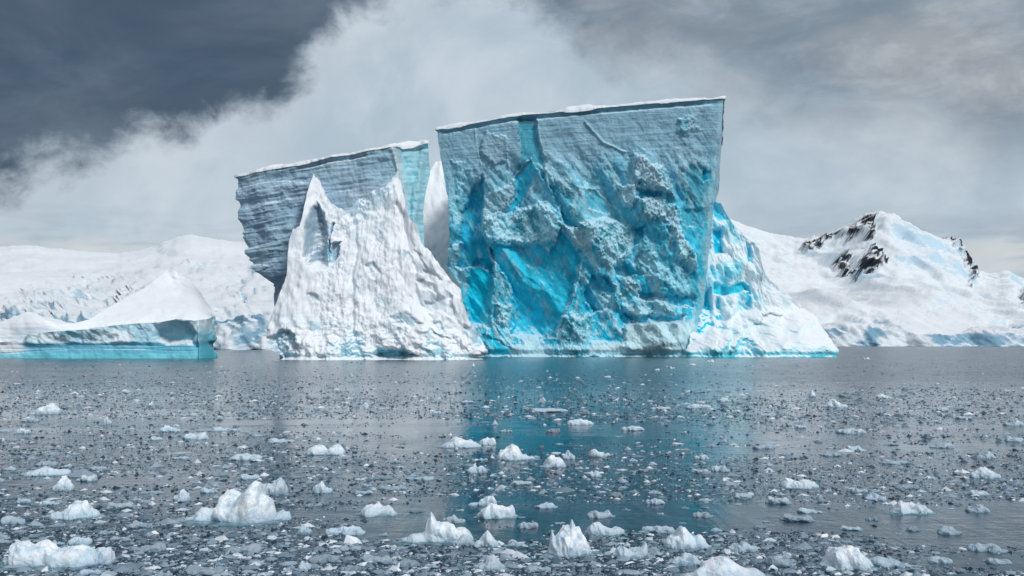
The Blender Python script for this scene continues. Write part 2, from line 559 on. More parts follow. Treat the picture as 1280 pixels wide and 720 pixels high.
def berg_solid(name, parent, mat, top, L, R, pyb, yfront, depth, nf, nv, disp, tint, strata=None,
               side=(0.0, 0.0), ztop=0.9, capbump=1.0):
    """closed mass of ice: carved front, two sides, back and top. top/L/R trace its outline at its own distance."""
    u = np.linspace(0, 1, nf)[None, :].repeat(nv, 0)
    v = np.linspace(0, 1, nv)[:, None].repeat(nf, 1)
    px = L(np.full(u.shape, pyb)) * (1 - u) + R(np.full(u.shape, pyb)) * u
    py = pyb + 0 * u
    for _ in range(12):
        py = pyb * (1 - v) + top(px) * v
        px = L(py) * (1 - u) + R(py) * u
    Y = yfront(px, py) + 0 * px
    base = np.stack([wx(px, Y), Y, wz(py, Y)], -1)
    # back sheet: same columns, behind
    cb = np.linspace(0, nf - 1, max(8, nf // 8)).astype(int)
    fb = base[:, cb, :]
    xc = fb[..., 0].mean()
    bk = fb.copy()
    bk[..., 1] = base[..., 1].mean() + depth
    uu = u[:, cb]
    bk[..., 0] = fb[..., 0] + side[0] * (1 - uu) + side[1] * uu
    zb = fb[0, :, 2].mean()
    bk[..., 2] = zb + (fb[..., 2] - zb) * ztop
    ns = 26

    def dirs(kind, q):
        if kind == 'front':
            s = np.clip((np.abs(2 * q - 1) - 0.93) / 0.07, 0, 1) * np.sign(2 * q - 1)
            dx, dy = s * 0.7, -np.sqrt(1 - (0.7 * s) ** 2)
        elif kind in ('left', 'right'):
            sg = -1 if kind == 'left' else 1
            t = np.clip(q / 0.12, 0, 1)
            dx = sg * (0.7 + 0.3 * t); dy = -0.714 * (1 - t)
        else:
            dx = 0 * q; dy = 0 * q
        return np.stack([dx, dy, 0 * dx], -1)

    sheets = []
    d = disp(px, py, base)
    fpos = base + dirs('front', u) * d[..., None]
    sheets.append((fpos, px, py, d, False))
    edges = {}
    for kind, col, cbk in (('left', 0, 0), ('right', nf - 1, -1)):
        t = np.linspace(0, 1, ns)[None, :].repeat(nv, 0)
        b = base[:, col:col + 1, :] * (1 - t[..., None]) + bk[:, cbk:cbk + 1 if cbk == 0 else None, :][:, :1, :] * t[..., None]
        spx = px[:, col:col + 1].repeat(ns, 1)
        spy = py[:, col:col + 1].repeat(ns, 1)
        dd = disp(spx, spy, b) * (1 - sst(t, 0.8, 1.0))
        pos = b + dirs(kind, t) * dd[..., None]
        sheets.append((pos, spx, spy, dd, kind == 'left'))
        edges[kind] = pos[-1]
    sheets.append((bk, px[:, cb], py[:, cb], 0 * px[:, cb], True))
    # top: Coons patch between the four upper edges
    s = np.linspace(0, 1, ns)
    ft = fpos[-1]                                                   # (nf,3)
    ub = np.linspace(0, nf - 1, len(cb))
    bt = np.stack([np.interp(np.arange(nf), cb, bk[-1][:, a]) for a in range(3)], -1)
    lt, rt = edges['left'], edges['right']
    U = np.linspace(0, 1, nf)[None, :, None]
    S = s[:, None, None]
    cap = (1 - S) * ft[None] + S * bt[None] + (1 - U) * lt[:, None] + U * rt[:, None] - (
        (1 - S) * (1 - U) * ft[0] + (1 - S) * U * ft[-1] + S * (1 - U) * bt[0] + S * U * bt[-1])
    w = (np.sin(np.pi * S[..., 0]) ** 0.5 * np.sin(np.pi * np.clip(U[..., 0], 0, 1)) ** 0.5)
    cap[..., 2] += w * capbump * fbm(cap[..., 0] * 0.06, cap[..., 1] * 0.06, 0 * cap[..., 0] + 2.5, 4, 5)
    tp = px[-1][None].repeat(ns, 0)
    sheets.append((cap, tp, top(tp), 0 * tp, False))
    VV, FF, TT, SS, off = [], [], [], [], 0
    for i, (pos, a, b, dd, flip) in enumerate(sheets):
        nr, nc = a.shape
        VV.append(pos.reshape(-1, 3))
        FF.append(grid_faces(nr, nc, off, flip))
        tc = tint(a, b, pos, dd)
        if i == len(sheets) - 1:
            tc = np.broadcast_to(SNOW, tc.shape)
        TT.append(tc.reshape(-1, 3))
        SS.append((strata(a, b, pos) if strata else 0 * a).ravel())
        off += nr * nc
    o = mesh_np(name, np.concatenate(VV), np.concatenate(FF), mat, parent, np.concatenate(TT), np.concatenate(SS))
    return o, cap


def snow_cap(parent, cap, thick=0.9, over=0.35, seed=0):
    """snow lying on the flat top: a sheet with its own rim, a little proud of the walls"""
    nr, nc, _ = cap.shape
    c = cap.copy()
    n = fbm(c[..., 0] * 0.12, c[..., 1] * 0.12, 0 * c[..., 0], 4, seed)
    e = np.minimum(np.arange(nr)[:, None], nr - 1 - np.arange(nr)[:, None]) / 2.0
    e2 = np.minimum(np.arange(nc)[None, :], nc - 1 - np.arange(nc)[None, :]) / 4.0
    ed = np.clip(np.minimum(e, e2), 0, 1)
    topz = c[..., 2] + thick * (0.35 + 0.65 * ed) + 0.42 * n + 0.35 * sst(n, 0.2, 0.8)
    out = c.copy()
    ctr = c.reshape(-1, 3).mean(0)
    out[0, :, 1] -= over * (1 + 0.8 * n[0])
    out[-1, :, 1] += over
    out[:, 0, 0] -= over * (1 + n[:, 0])
    out[:, -1, 0] += over * (1 + n[:, -1])
    T = out.copy(); T[..., 2] = topz
    B = out.copy(); B[..., 2] = c[..., 2] - 0.35 - 0.45 * sst(n, 0.0, 0.7)
    # rim loop
    idx = np.arange(nr * nc).reshape(nr, nc)
    loop = np.concatenate([idx[0, :], idx[1:, -1], idx[-1, -2::-1], idx[-2:0:-1, 0]])
    V = np.concatenate([T.reshape(-1, 3), B.reshape(-1, 3)[loop]])
    k = len(loop)
    a = loop; b = np.roll(loop, -1)
    c0 = nr * nc + np.arange(k); c1 = nr * nc + (np.arange(k) + 1) % k
    F = np.concatenate([grid_faces(nr, nc), np.stack([c0, c1, b, a], -1)])
    tt = np.broadcast_to(SNOW, (len(V), 3))
    return mesh_np('snow_cap', V, F, M_CAP, parent, tt, np.zeros(len(V)))


def jagged(pts, amp=3.2, seed=4):
    c = curve(pts)
    return lambda q: c(q) + amp * fbm(q * 0.16, 0 * q, 0 * q + seed, 4, seed, 0.6)


# ---------------- the great blue-walled berg
def build_great_berg():
    YB = 263.0
    root = empty('iceberg', (20, YB, 0), 'tallest iceberg, a blue-walled flat-topped block with a white and turquoise foot', 'iceberg')
    top = curve([(540, 161), (560, 158), (600, 151.5), (640, 144), (655, 142), (700, 138.5), (760, 132.5), (830, 127), (880, 123.5), (912, 121)])
    L = curve([(120, 542), (162, 544.5), (210, 552), (260, 561), (300, 566), (322, 563), (332, 559), (345, 566), (356, 575), (400, 580), (414, 592), (446, 600), (460, 602)])
    R = curve([(118, 905), (190, 899), (240, 892), (280, 889), (330, 883), (380, 878), (400, 872), (425, 868), (446, 872), (460, 875)])

    DT, MT, GB = (0.02, 0.45, 0.66), (0.03, 0.63, 0.86), (0.33, 0.53, 0.63)
    WH, PL, VC = (0.54, 0.85, 0.96), (0.38, 0.75, 0.89), (0.01, 0.66, 0.90)  # VC: glow of light through the cave's ice, put into its colour
    # outline, relief m (+ stands out), colour, weight, edge softness px, broken-up 0..1
    patches = [
        ([(720, 250), (775, 240), (790, 262), (786, 285), (740, 280), (726, 300), (716, 280)], 0.0, (0.12, 0.50, 0.64), .6, 5, 0),
        ([(852, 262), (886, 262), (883, 322), (871, 327), (857, 304)], -0.8, MT, .8, 2.5, 0),
        ([(862, 207), (895, 210), (892, 224), (885, 262), (883, 290), (852, 285), (859, 238)], -0.6, (0.08, 0.42, 0.56), .8, 3, 0),
        ([(881, 212), (895, 212), (892, 224), (881, 226)], -1.5, DT, .9, 1.5, 0),
        ([(647, 146), (671, 145), (673, 167), (679, 191), (684, 219), (682, 229), (672, 210), (662, 196), (651, 207), (639, 219), (649, 198), (651, 172)], -1.6, (0.07, 0.43, 0.58), .9, 1.6, 0),
        ([(641, 219), (663, 198), (672, 214), (667, 221), (660, 233), (644, 257), (634, 271), (630, 262), (639, 238)], -1.8, MT, .9, 1.8, 0),
        ([(585, 238), (599, 219), (602, 252), (604, 290), (616, 305), (618, 327), (617, 343), (599, 335), (578, 340), (566, 334), (577, 308), (577, 285)], -3.2, DT, .95, 2.5, 0),
        ([(594, 327), (616, 330), (617, 351), (613, 379), (611, 408), (587, 404), (577, 374), (579, 362), (587, 345)], -2.6, VC, 1.0, 3.0, 0),
        ([(613, 311), (672, 308), (686, 318), (703, 287), (715, 306), (727, 322), (719, 356), (710, 386), (701, 400), (693, 424), (660, 424), (640, 415), (646, 384), (634, 351), (618, 327)], -2.6, MT, .95, 1.8, 0),
        ([(700, 264), (715, 276), (724, 285), (710, 287)], -1.6, DT, .9, 1.4, 0),
        ([(691, 233), (698, 238), (700, 262), (693, 252)], -1.2, DT, .8, 1.4, 0),
        ([(767, 334), (781, 330), (796, 341), (786, 346), (772, 344)], -1.8, DT, .9, 1.8, 0),
        ([(793, 363), (819, 365), (843, 367), (871, 370), (862, 384), (833, 382), (800, 372)], -2.2, DT, .85, 1.8, 0),
        ([(779, 396), (831, 396), (852, 393), (843, 403), (788, 407)], -1.8, MT, .9, 2, 0),
        ([(739, 345), (760, 349), (767, 363), (762, 388), (741, 390), (732, 370)], -1.8, DT, .75, 2, 0),
        ([(793, 236), (829, 240), (824, 248), (800, 248)], -1.6, DT, .95, 1.2, 0),
        ([(793, 287), (807, 285), (807, 299), (793, 306)], -1.4, DT, .9, 1.4, 0),
        ([(604, 419), (623, 424), (641, 436), (634, 446), (604, 446)], -1.0, MT, .9, 1.5, 0),
        ([(739, 422), (777, 422), (779, 429), (739, 429)], -1.0, MT, .85, 1.5, 0),
        ([(606, 167), (634, 172), (634, 198), (618, 205), (599, 191)], 0.9, (0.35, 0.54, 0.64), .7, 1.5, .3),
        ([(566, 200), (582, 203), (590, 219), (575, 252), (568, 290), (563, 262)], 0.5, PL, .5, 3, .6),
        ([(604, 247), (639, 222), (642, 244), (628, 266), (604, 288)], 0.9, (0.40, 0.62, 0.71), .8, 1.6, .4),
        ([(636, 262), (682, 255), (705, 282), (691, 304), (672, 306), (611, 304), (597, 280), (615, 270)], 1.2, WH, .75, 2.0, .8),
        ([(705, 282), (722, 286), (742, 280), (742, 308), (727, 318), (715, 301)], 1.1, (0.48, 0.70, 0.78), .8, 1.6, .3),
        ([(791, 196), (807, 196), (814, 207), (831, 210), (833, 226), (840, 252), (831, 243), (814, 238), (800, 236), (791, 222)], 2.4, (0.54, 0.74, 0.84), .9, 2.0, 1),
        ([(774, 233), (791, 231), (793, 252), (784, 262), (774, 254)], 2.0, WH, .85, 1.6, .5),
        ([(800, 250), (826, 250), (842, 262), (848, 280), (838, 292), (820, 272), (806, 282), (794, 272)], 1.2, (0.46, 0.64, 0.73), .75, 2.0, 1),
        ([(725, 280), (752, 272), (786, 285), (790, 315), (765, 334), (748, 325), (734, 304)], 1.4, WH, .85, 2.4, 1),
        ([(810, 299), (824, 327), (838, 346), (866, 358), (871, 367), (852, 367), (819, 353), (800, 337), (798, 311)], 1.0, PL, .8, 2.4, .6),
        ([(838, 287), (852, 294), (866, 322), (871, 334), (859, 341), (846, 322)], 2.0, WH, .9, 2.0, 1),
        ([(776, 346), (798, 351), (798, 368), (779, 367)], 1.2, WH, .7, 2.4, 1),
        ([(793, 372), (831, 374), (836, 391), (798, 396), (779, 393)], 1.2, WH, .75, 2.0, .6),
        ([(836, 330), (858, 344), (866, 356), (840, 348)], .6, WH, .6, 2.0, .8),
        ([(752, 368), (772, 372), (776, 388), (758, 384)], 1.0, WH, .6, 2, 1),
        ([(786, 407), (826, 403), (862, 396), (870, 412), (888, 450), (728, 450), (739, 431), (779, 426), (777, 415)], 1.8, (0.62, 0.84, 0.90), .92, 2.5, .35),
        ([(705, 398), (740, 396), (744, 403), (734, 431), (727, 450), (690, 450)], 1.0, WH, .7, 3.0, 1),
        ([(620, 382), (637, 384), (632, 405), (618, 400)], 1.6, WH, .85, 1.8, 1),
        ([(637, 431), (691, 433), (691, 450), (632, 450)], 1.0, (0.55, 0.80, 0.88), .85, 2.5, .3),
        ([(652, 418), (671, 421), (668, 432), (652, 432)], 1.2, (0.60, 0.84, 0.90), .9, 1.6, .2),
        ([(562, 312), (576, 308), (574, 324), (564, 336), (557, 332)], 1.0, WH, .8, 1.8, .7),
        ([(845, 150), (862, 146), (874, 162), (858, 172), (848, 164)], .8, (0.36, 0.55, 0.65), .6, 2.5, .8)]
    veins = [([(729, 322), (722, 358), (705, 393), (691, 431)], 1.4, 1.6), ([(672, 146), (679, 191), (686, 233), (700, 271), (727, 312)], .5, 1.3), ([(732, 151), (755, 181), (781, 191)], 1.2, 1.6),
             ([(741, 233), (770, 259)], 1.0, 1.4), ([(611, 311), (620, 341), (616, 374), (612, 405)], 1.2, 1.8), ([(617, 403), (640, 432)], 1.0, 1.5), ([(672, 205), (690, 222)], .6, 1.2),
             ([(703, 287), (716, 306), (728, 322)], .8, 1.3), ([(720, 236), (742, 236)], .8, 1.2), ([(592, 160), (597, 190), (604, 222)], .5, 1.1), ([(632, 170), (636, 210), (628, 246)], .5, 1.1),
             ([(838, 286), (846, 262)], .6, 1.2), ([(736, 262), (762, 268)], .6, 1.1)]

    def masks(px, py, P):
        x, y, z = P[..., 0], P[..., 1], P[..., 2]
        a = fbm(x * 0.11, y * 0.11, z * 0.11, 4, 31)
        b = fbm(x * 0.11, y * 0.11, z * 0.11, 4, 47)
        a2 = fbm(x * 0.6, y * 0.6, z * 0.6, 4, 33, 0.6)
        b2 = fbm(x * 0.6, y * 0.6, z * 0.6, 4, 49, 0.6)
        a3 = fbm(x * 0.35, y * 0.35, z * 0.35, 4, 35, 0.7)
        b3 = fbm(x * 0.35, y * 0.35, z * 0.35, 4, 51, 0.7)
        qx, qy = px + 4.0 * a + 2.6 * a2, py + 4.0 * b + 2.6 * b2
        pm = [patch(qx + 3.0 * p[5] * a3, qy + 3.0 * p[5] * b3, p[0], p[4] * (1 + 0.8 * p[5])) for p in patches]
        vm = [np.exp(-(line_d(px + 2.5 * a + .8 * a2, py + 2.5 * b, v[0]) / v[2]) ** 2) for v in veins]
        return qx, qy, pm, vm, py - top(px)

    def disp(px, py, P):
        qx, qy, pm, vm, rel = masks(px, py, P)
        x, y, z = P[..., 0], P[..., 1], P[..., 2]
        body = sst(rel, 30, 95)
        # big fracture planes, slanting down to the right
        u = x * 0.80 + z * 0.60
        w = -x * 0.60 + z * 0.80
        d = 4.2 * ffbm(u * 0.085, y * 0.06, w * 0.040, 2, 3, 0.45) * (0.15 + 0.85 * body)
        d = d + 1.5 * ffbm(u * 0.26, y * 0.2, w * 0.11, 3, 9, 0.5) * (0.22 + 0.78 * body)
        rub = 0 * px
        smooth = 0 * px
        for m, p in zip(pm, patches):
            d = d + p[1] * m
            rub = rub * (1 - m) + p[5] * m
            smooth = smooth * (1 - m) + (1.0 if p[5] == 0 else 0.0) * m
        fine = ffbm(x * 0.75, y * 0.75, z * 0.7, 4, 13, 0.62)
        d = d + 0.55 * fine * (0.35 + 0.65 * body) * (1 - 0.7 * smooth)
        d = d + rub * (0.9 * np.abs(ffbm(x * 0.38, y * 0.38, z * 0.38, 3, 55, 0.6)) + 0.8 * np.abs(ffbm(x * 1.0, y * 1.0, z * 1.0, 3, 61, 0.6)))
        for m, v in zip(vm, veins):
            d = d + v[1] * m * 0.6
        zz = z - 0.082 * x
        d = d + 0.20 * fbm(0.02 * x, 0 * zz + 2.0, zz * 0.9, 4, 77, 0.65) * (1 - 0.8 * body)
        d = d - 0.8 * np.exp(-((rel - 6) / 2.6) ** 2)
        low = sst(py, 398, 440)
        d = d * (1 - 0.45 * low) + low * (3.2 + 1.2 * fbm(x * 0.10, y * 0.1, z * 0.22, 3, 91))
        d = d - 1.3 * np.exp(-((z - 0.9) / 0.8) ** 2)
        d = d * (1 - 0.85 * sst(px - R(py), -22, -1)) * (1 - 0.4 * sst(L(py) - px, -14, 0))
        return d

    def tint(px, py, P, d):
        x, y, z = P[..., 0], P[..., 1], P[..., 2]
        qx, qy, pm, vm, rel = masks(px, py, P)
        n = fbm(x * 0.07, y * 0.07, z * 0.05, 5, 101)
        nf_ = fbm(x * 0.5 + z * 0.2, y * 0.45, z * 0.35, 5, 111, 0.62)
        t = lerpc(C3(0.29, 0.50, 0.62), C3(0.13, 0.58, 0.76), sst(rel + 30 * n, 50, 140))
        t = lerpc(t, C3(0.03, 0.62, 0.85), 0.75 * sst(rel + 50 * n, 130, 240))
        # streaks of crushed white ice along the shear planes
        u = x * 0.85 + z * 0.52
        w = -x * 0.52 + z * 0.85
        st = fbm(u * 0.75, y * 0.2, w * 0.14, 5, 121, 0.62)
        st2 = fbm((x * 0.9 - z * 0.3) * 1.5, y * 0.2, (z + 0.3 * x) * 0.3, 4, 123, 0.6)
        k = sst(rel, 35, 110)
        t = lerpc(t, C3(0.48, 0.78, 0.88), 0.85 * sst(st + 0.5 * st2, 0.05, 0.38) * k)
        t = lerpc(t, C3(0.01, 0.46, 0.68), 0.5 * sst(-st, 0.15, 0.5) * k)
        for m, p in zip(pm, patches):
            t = lerpc(t, C3(*p[2]), p[3] * m)
            if p[5] == 0 and p[2] != VC:
                t = lerpc(t, C3(0.34, 0.66, 0.77), m * 0.6 * sst(0.7 * st + 0.5 * st2, 0.12, 0.42))
            if p[5] > 0.5:
                t = lerpc(t, C3(0.07, 0.48, 0.62), m * 0.85 * sst(-nf_ - 0.2 * st, 0.12, 0.38))
        for m, v in zip(vm, veins):
            t = lerpc(t, C3(0.52, 0.76, 0.84), 0.8 * m * sst(nf_, -0.5, 0.1))
        t = lerpc(t, C3(0.16, 0.78, 0.94), 0.7 * patch(qx, qy, [(604, 384), (612, 350), (618, 360), (612, 405), (600, 416), (596, 405)], 3))
        t = lerpc(t, C3(0.02, 0.36, 0.50), 0.9 * sst(-z, -1.2, -0.5))
        t = t * (1 + 0.26 * nf_[..., None] * (0.4 + 0.6 * k[..., None]))
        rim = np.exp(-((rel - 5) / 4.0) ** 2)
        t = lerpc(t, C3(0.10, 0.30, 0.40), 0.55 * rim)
        edge = sst(px - R(py), -7, -3)
        t = lerpc(t, C3(0.42, 0.68, 0.77), 0.65 * edge * sst(nf_, -0.6, 0.2))
        return t

    def strata(px, py, P):
        return 0.8 - 0.75 * sst(py - top(px) + 25 * fbm(P[..., 0] * .05, P[..., 1] * .05, P[..., 2] * .05, 3, 8), 50, 105)

    def yf(px, py):
        # slight bow in plan, wall leans out a little towards the top
        return YB + 3.0 * ((px - 730) / 170.0) ** 2 + 5.0 * sst(py, 200, 420) - 2.0

    o, cap = berg_solid('ice_wall', root, M_WALL, top, L, R, 452, yf, 62, 450, 350, disp, tint, strata, side=(8, 12.5), ztop=1.0, capbump=0.5)
    snow_cap(root, cap, 0.6, 0.35, 3)

    # the lower, brilliantly lit mass behind the right-hand corner, running down to the water
    top2 = curve([(862, 262), (885, 250), (899, 254), (907, 266), (914, 279), (924, 288), (934, 298), (944, 303), (949, 312), (953, 336), (962, 350), (991, 373), (1008, 388),
                  (1020, 396), (1030, 412), (1040, 426), (1052, 441)])
    L2 = lambda py: 862.0 + 0 * py
    R2 = lambda py: 1052.0 + 0 * py
    holes = [([(892, 284), (903, 284), (905, 316), (893, 320)], 3.0, 1.8, (0.02, 0.62, 0.86)), ([(934, 302), (941, 305), (944, 330), (936, 326)], 2.0, 1.5, (0.04, 0.55, 0.76)),
             ([(888, 351), (910, 357), (935, 350), (940, 361), (902, 371), (890, 368)], 2.6, 1.8, (0.05, 0.70, 0.88)), ([(870, 385), (885, 358), (890, 406), (880, 424), (866, 413)], 3.2, 2.2, (0.01, 0.68, 0.90)),
             ([(936, 352), (942, 356), (941, 382), (935, 378)], 1.6, 1.4, (0.06, 0.58, 0.78)), ([(923, 430), (935, 417), (947, 444), (922, 446)], 1.8, 1.8, (0.10, 0.50, 0.64)),
             ([(961, 405), (998, 407), (986, 420), (968, 420)], 1.8, 3.0, (0.22, 0.76, 0.88)), ([(933, 406), (957, 405), (955, 418), (935, 418)], 1.6, 3.0, (0.25, 0.76, 0.88)),
             ([(953, 394), (966, 391), (979, 396), (966, 401)], 2.5, 1.2, (0.22, 0.34, 0.42)), ([(891, 250), (909, 272), (900, 276), (892, 266)], 0.8, 1.8, (0.08, 0.66, 0.88)),
             ([(900, 330), (926, 322), (930, 344), (902, 350)], 0.2, 5, (0.30, 0.78, 0.90)), ([(894, 372), (899, 376), (905, 420), (899, 426), (895, 400)], 1.2, 1.4, (0.12, 0.66, 0.84)),
             ([(1000, 392), (1012, 396), (1016, 408), (1006, 410)], .8, 2.5, (0.36, 0.78, 0.88))]
    humps = [(914, 382, 12, 3.2, .8), (873, 404, 6, 2.5, .6), (942, 395, 14, 2.5, 1.6), (1002, 402, 18, 3.0, 1.3), (890, 442, 30, 5, 1.2), (985, 442, 50, 5, 1.4),
             (922, 335, 13, 2.0, .5), (962, 412, 14, 2, 1.2), (906, 410, 6, 2.0, .25), (918, 420, 6, 2.0, .3)]

    def disp2(px, py, P):
        x, y, z = P[..., 0], P[..., 1], P[..., 2]
        a = fbm(x * 0.14, y * 0.14, z * 0.14, 4, 131)
        qx, qy = px + 3.5 * a, py + 3.5 * fbm(x * 0.14, y * 0.14, z * 0.14, 4, 141)
        d = 2.2 * ffbm(x * 0.10, y * 0.10, z * 0.08, 3, 151, 0.5) + 0.8 * fbm(x * 0.3, y * 0.3, z * 0.3, 4, 161)
        d = d * (1 - 0.25 * sst(px, 950, 985)) + 0.5 * ffbm(x * 0.35, y * 0.3, z * 0.5, 3, 165)
        for p, dd, s, w in holes:
            d = d - 0.55 * dd * patch(qx, qy, p, s)
        for cx, cy, r, hgt, ey in humps:
            d = d + hgt * sst(1.3 - np.hypot(qx - cx + 0.25 * (qy - cy), (qy - cy) * ey) / r, 0, 1.0)
        d = d + 1.1 * (1 - sst(px, 945, 975)) * fbm(x * 0.5 + z * 0.12, y * 0.3, z * 0.10, 4, 163, 0.6)
        d = d - 0.8 * np.exp(-((z - 0.7) / 0.6) ** 2)
        return d

    def tint2(px, py, P, d):
        x, y, z = P[..., 0], P[..., 1], P[..., 2]
        a = fbm(x * 0.14, y * 0.14, z * 0.14, 4, 131)
        qx, qy = px + 3.5 * a, py + 3.5 * fbm(x * 0.14, y * 0.14, z * 0.14, 4, 141)
        n = fbm(x * 0.12 + 0.1 * z, y * 0.12, z * 0.07, 5, 171, 0.6)
        t = lerpc(np.broadcast_to(C3(0.30, 0.76, 0.90), px.shape + (3,)), C3(0.80, 0.90, 0.94), sst(n + 0.45 * sst(px, 905, 965), -0.25, 0.3))
        for p, dd, s, w in holes:
            t = lerpc(t, C3(*w), patch(qx, qy, p, s))
        t = lerpc(t, SNOW, 0.75 * sst(px, 950, 968) * sst(430 - (py - 0.35 * (px - 950)), 10, 40))
        t = lerpc(t, C3(0.34, 0.82, 0.93), 0.75 * sst(py, 398, 428) * sst(n + 0.3 * sst(py, 425, 445), -0.3, 0.25))
        t = lerpc(t, C3(0.05, 0.62, 0.76), 0.9 * sst(-z, -1.6, -0.5))
        return t

    def yf2(px, py):
        return 284.0 - 20.0 * sst(py, 380, 446) - 6 * sst(py, 250, 380) + 0.10 * np.clip(px - 950, 0, 100) * (1 - sst(py, 380, 446))

    berg_solid('ice_foot', root, M_GLOW, top2, L2, R2, 452, yf2, 50, 230, 220, disp2, tint2, None, side=(0, -8), ztop=0.8, capbump=1.5)
    return root


# ---------------- the grey block with the white ramp
def build_ramp_berg():
    YB = 236.0
    root = empty('iceberg', (-38, 220, 0), 'grey-blue iceberg with a snow-white ramp and pointed spire against its wall', 'iceberg')
    top = curve([(290, 223), (298, 221), (320, 216), (340, 211.5), (370, 206), (400, 199), (425, 194), (450, 190), (475, 185), (500, 181), (520, 177.5), (545, 175.5)])
    L = curve([(215, 299), (222, 298.5), (250, 300), (280, 306), (310, 312), (335, 319), (342, 328), (350, 333), (358, 333), (370, 331), (400, 333), (455, 340)])
    R = curve([(170, 542), (215, 545), (240, 539), (262, 536), (300, 537), (320, 539), (455, 550)])
    crack = [(494, 178), (497, 215), (500, 250), (508, 300)]

    def disp(px, py, P):
        x, y, z = P[..., 0], P[..., 1], P[..., 2]
        rel = py - top(px)
        a = fbm(x * 0.2, y * 0.2, z * 0.2, 3, 201)
        d = 1.8 * ffbm(x * 0.07, y * 0.07, z * 0.06, 3, 203, 0.5) + 0.45 * ffbm(x * 0.4, y * 0.4, z * 0.4, 3, 207)
        zz = z - 0.14 * x
        d = d + 0.5 * fbm(0.05 * x, 0 * x, zz * 0.5, 5, 211, 0.65) * (0.6 + 0.6 * sst(-px, -420, -380)) + 0.18 * fbm(0.2 * x, 0.2 * y, zz * 1.8, 3, 215)
        # ledges on the left part
        d = d + 0.6 * sst(fbm(0.06 * x, 0 * x, zz * 0.33, 3, 221), 0.0, 0.35) * sst(400 - px, 0, 40)
        # undercut lower left corner
        d = d - 4.0 * sst(py, 340, 362) * sst(380 - px, 0, 40)
        d = d + 1.3 * np.exp(-(line_d(px + 2 * a, py, [(493, 188), (497, 205), (500, 230), (503, 250)]) / 3.2) ** 2)
        # right-hand panel stands back with a hollow
        d = d - 2.5 * sst(px + 3 * a, 496, 500) + 1.5 * np.exp(-(line_d(px + 4 * a, py, [(530, 176), (522, 230), (512, 300)]) / 6.0) ** 2)
        d = d - 1.2 * np.exp(-((rel - 6) / 2.2) ** 2) * sst(fbm(x * 0.3, 0 * x, 0 * x, 3, 225), -0.6, 0.3)
        return d

    def tint(px, py, P, d):
        x, y, z = P[..., 0], P[..., 1], P[..., 2]
        rel = py - top(px)
        n = fbm(x * 0.08, y * 0.08, z * 0.10, 5, 231)
        nf_ = fbm(x * 0.5, y * 0.5, z * 0.6, 4, 233)
        t = lerpc(np.broadcast_to(C3(0.35, 0.51, 0.64), px.shape + (3,)), C3(0.43, 0.61, 0.73), sst(n, -0.3, 0.4))
        t = lerpc(t, C3(0.40, 0.65, 0.75), sst(px, 430, 490) * 0.45)
        t = lerpc(t, C3(0.42, 0.76, 0.86), sst(px + 6 * nf_, 494, 502))
        t = lerpc(t, C3(0.70, 0.84, 0.89), 0.9 * np.exp(-(line_d(px + 3 * nf_, py, [(494, 188), (498, 205), (501, 230), (504, 252)]) / 4.0) ** 2))
        t = lerpc(t, C3(0.13, 0.55, 0.68), 0.55 * sst(px, 496, 502) * sst(n + nf_, 0.1, 0.7))
        t = lerpc(t, C3(0.46, 0.60, 0.69), sst(py, 345, 372) * 0.7)
        sm = sst(py + 14 * n + 7 * nf_, 205, 250) * sst(px, 415, 450) * sst(-px, -497, -490)
        t = lerpc(t, C3(0.58, 0.66, 0.72), 0.55 * sm)
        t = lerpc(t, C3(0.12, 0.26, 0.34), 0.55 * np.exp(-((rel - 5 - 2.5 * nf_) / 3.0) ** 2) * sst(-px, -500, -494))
        return t * (1 + 0.14 * nf_[..., None])

    def strata(px, py, P):
        return 1.0 - 0.5 * sst(px, 490, 505)

    def yf(px, py):
        return YB + 5 * sst(px, 480, 545) + 3.0 * ((px - 430) / 120.0) ** 2

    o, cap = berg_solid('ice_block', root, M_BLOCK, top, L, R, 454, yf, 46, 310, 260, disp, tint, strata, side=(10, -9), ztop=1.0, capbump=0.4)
    snow_cap(root, cap, 0.95, 0.4, 5)

    # ramp
    top2 = jagged([(328, 412), (334, 401), (342, 383), (350, 364), (358, 343), (359, 318), (361, 302), (367, 286), (372, 286), (376, 283), (380, 268), (384, 243), (389, 226), (393, 211), (396, 216), (401, 230),
                   (407, 243), (413, 254), (421, 259), (429, 262), (436, 262), (440, 256), (446, 250), (452, 248), (460, 243), (470, 237), (480, 234), (487, 230), (493, 219), (497, 214), (500, 222), (504, 240), (508, 256), (512, 274),
                   (522, 283), (527, 303), (540, 318), (552, 335), (563, 350), (576, 361), (578, 376), (586, 401), (600, 420), (604, 434)], 2.2)
    L2 = curve([(200, 352), (330, 350), (371, 336), (418, 333), (440, 341), (450, 345), (460, 347)])
    R2 = curve([(200, 560), (350, 570), (392, 583), (422, 600), (446, 602), (460, 604)])
    # outline is traced by top2; L2/R2 stay outside it in the upper part
    L2 = curve([(200, 334), (420, 334), (440, 341), (450, 345), (460, 347)])
    R2 = lambda py: 603.0 + 0 * py
    hollow = [(394, 250), (401, 262), (408, 276), (411, 296), (410, 326), (406, 334), (396, 339), (384, 337), (376, 324), (375, 302), (378, 288), (385, 266)]
    pocket = [(427, 300), (423, 317), (413, 330), (412, 316), (416, 303)]
    pits = [[(505, 312), (510, 314), (511, 324), (506, 326)], [(532, 337), (541, 338), (552, 352), (545, 356), (536, 350)], [(457, 331), (468, 328), (476, 340), (468, 350), (460, 344)], [(488, 396), (508, 391), (526, 405), (512, 412), (496, 404)], [(540, 402), (552, 400), (556, 412), (546, 420)], [(384, 364), (396, 366), (399, 374), (390, 374)], [(523, 352), (530, 350), (534, 362), (526, 364)], [(560, 366), (568, 368), (566, 373), (558, 372)]]
    slit = [(417, 280), (413, 296), (411, 310), (411, 326)]
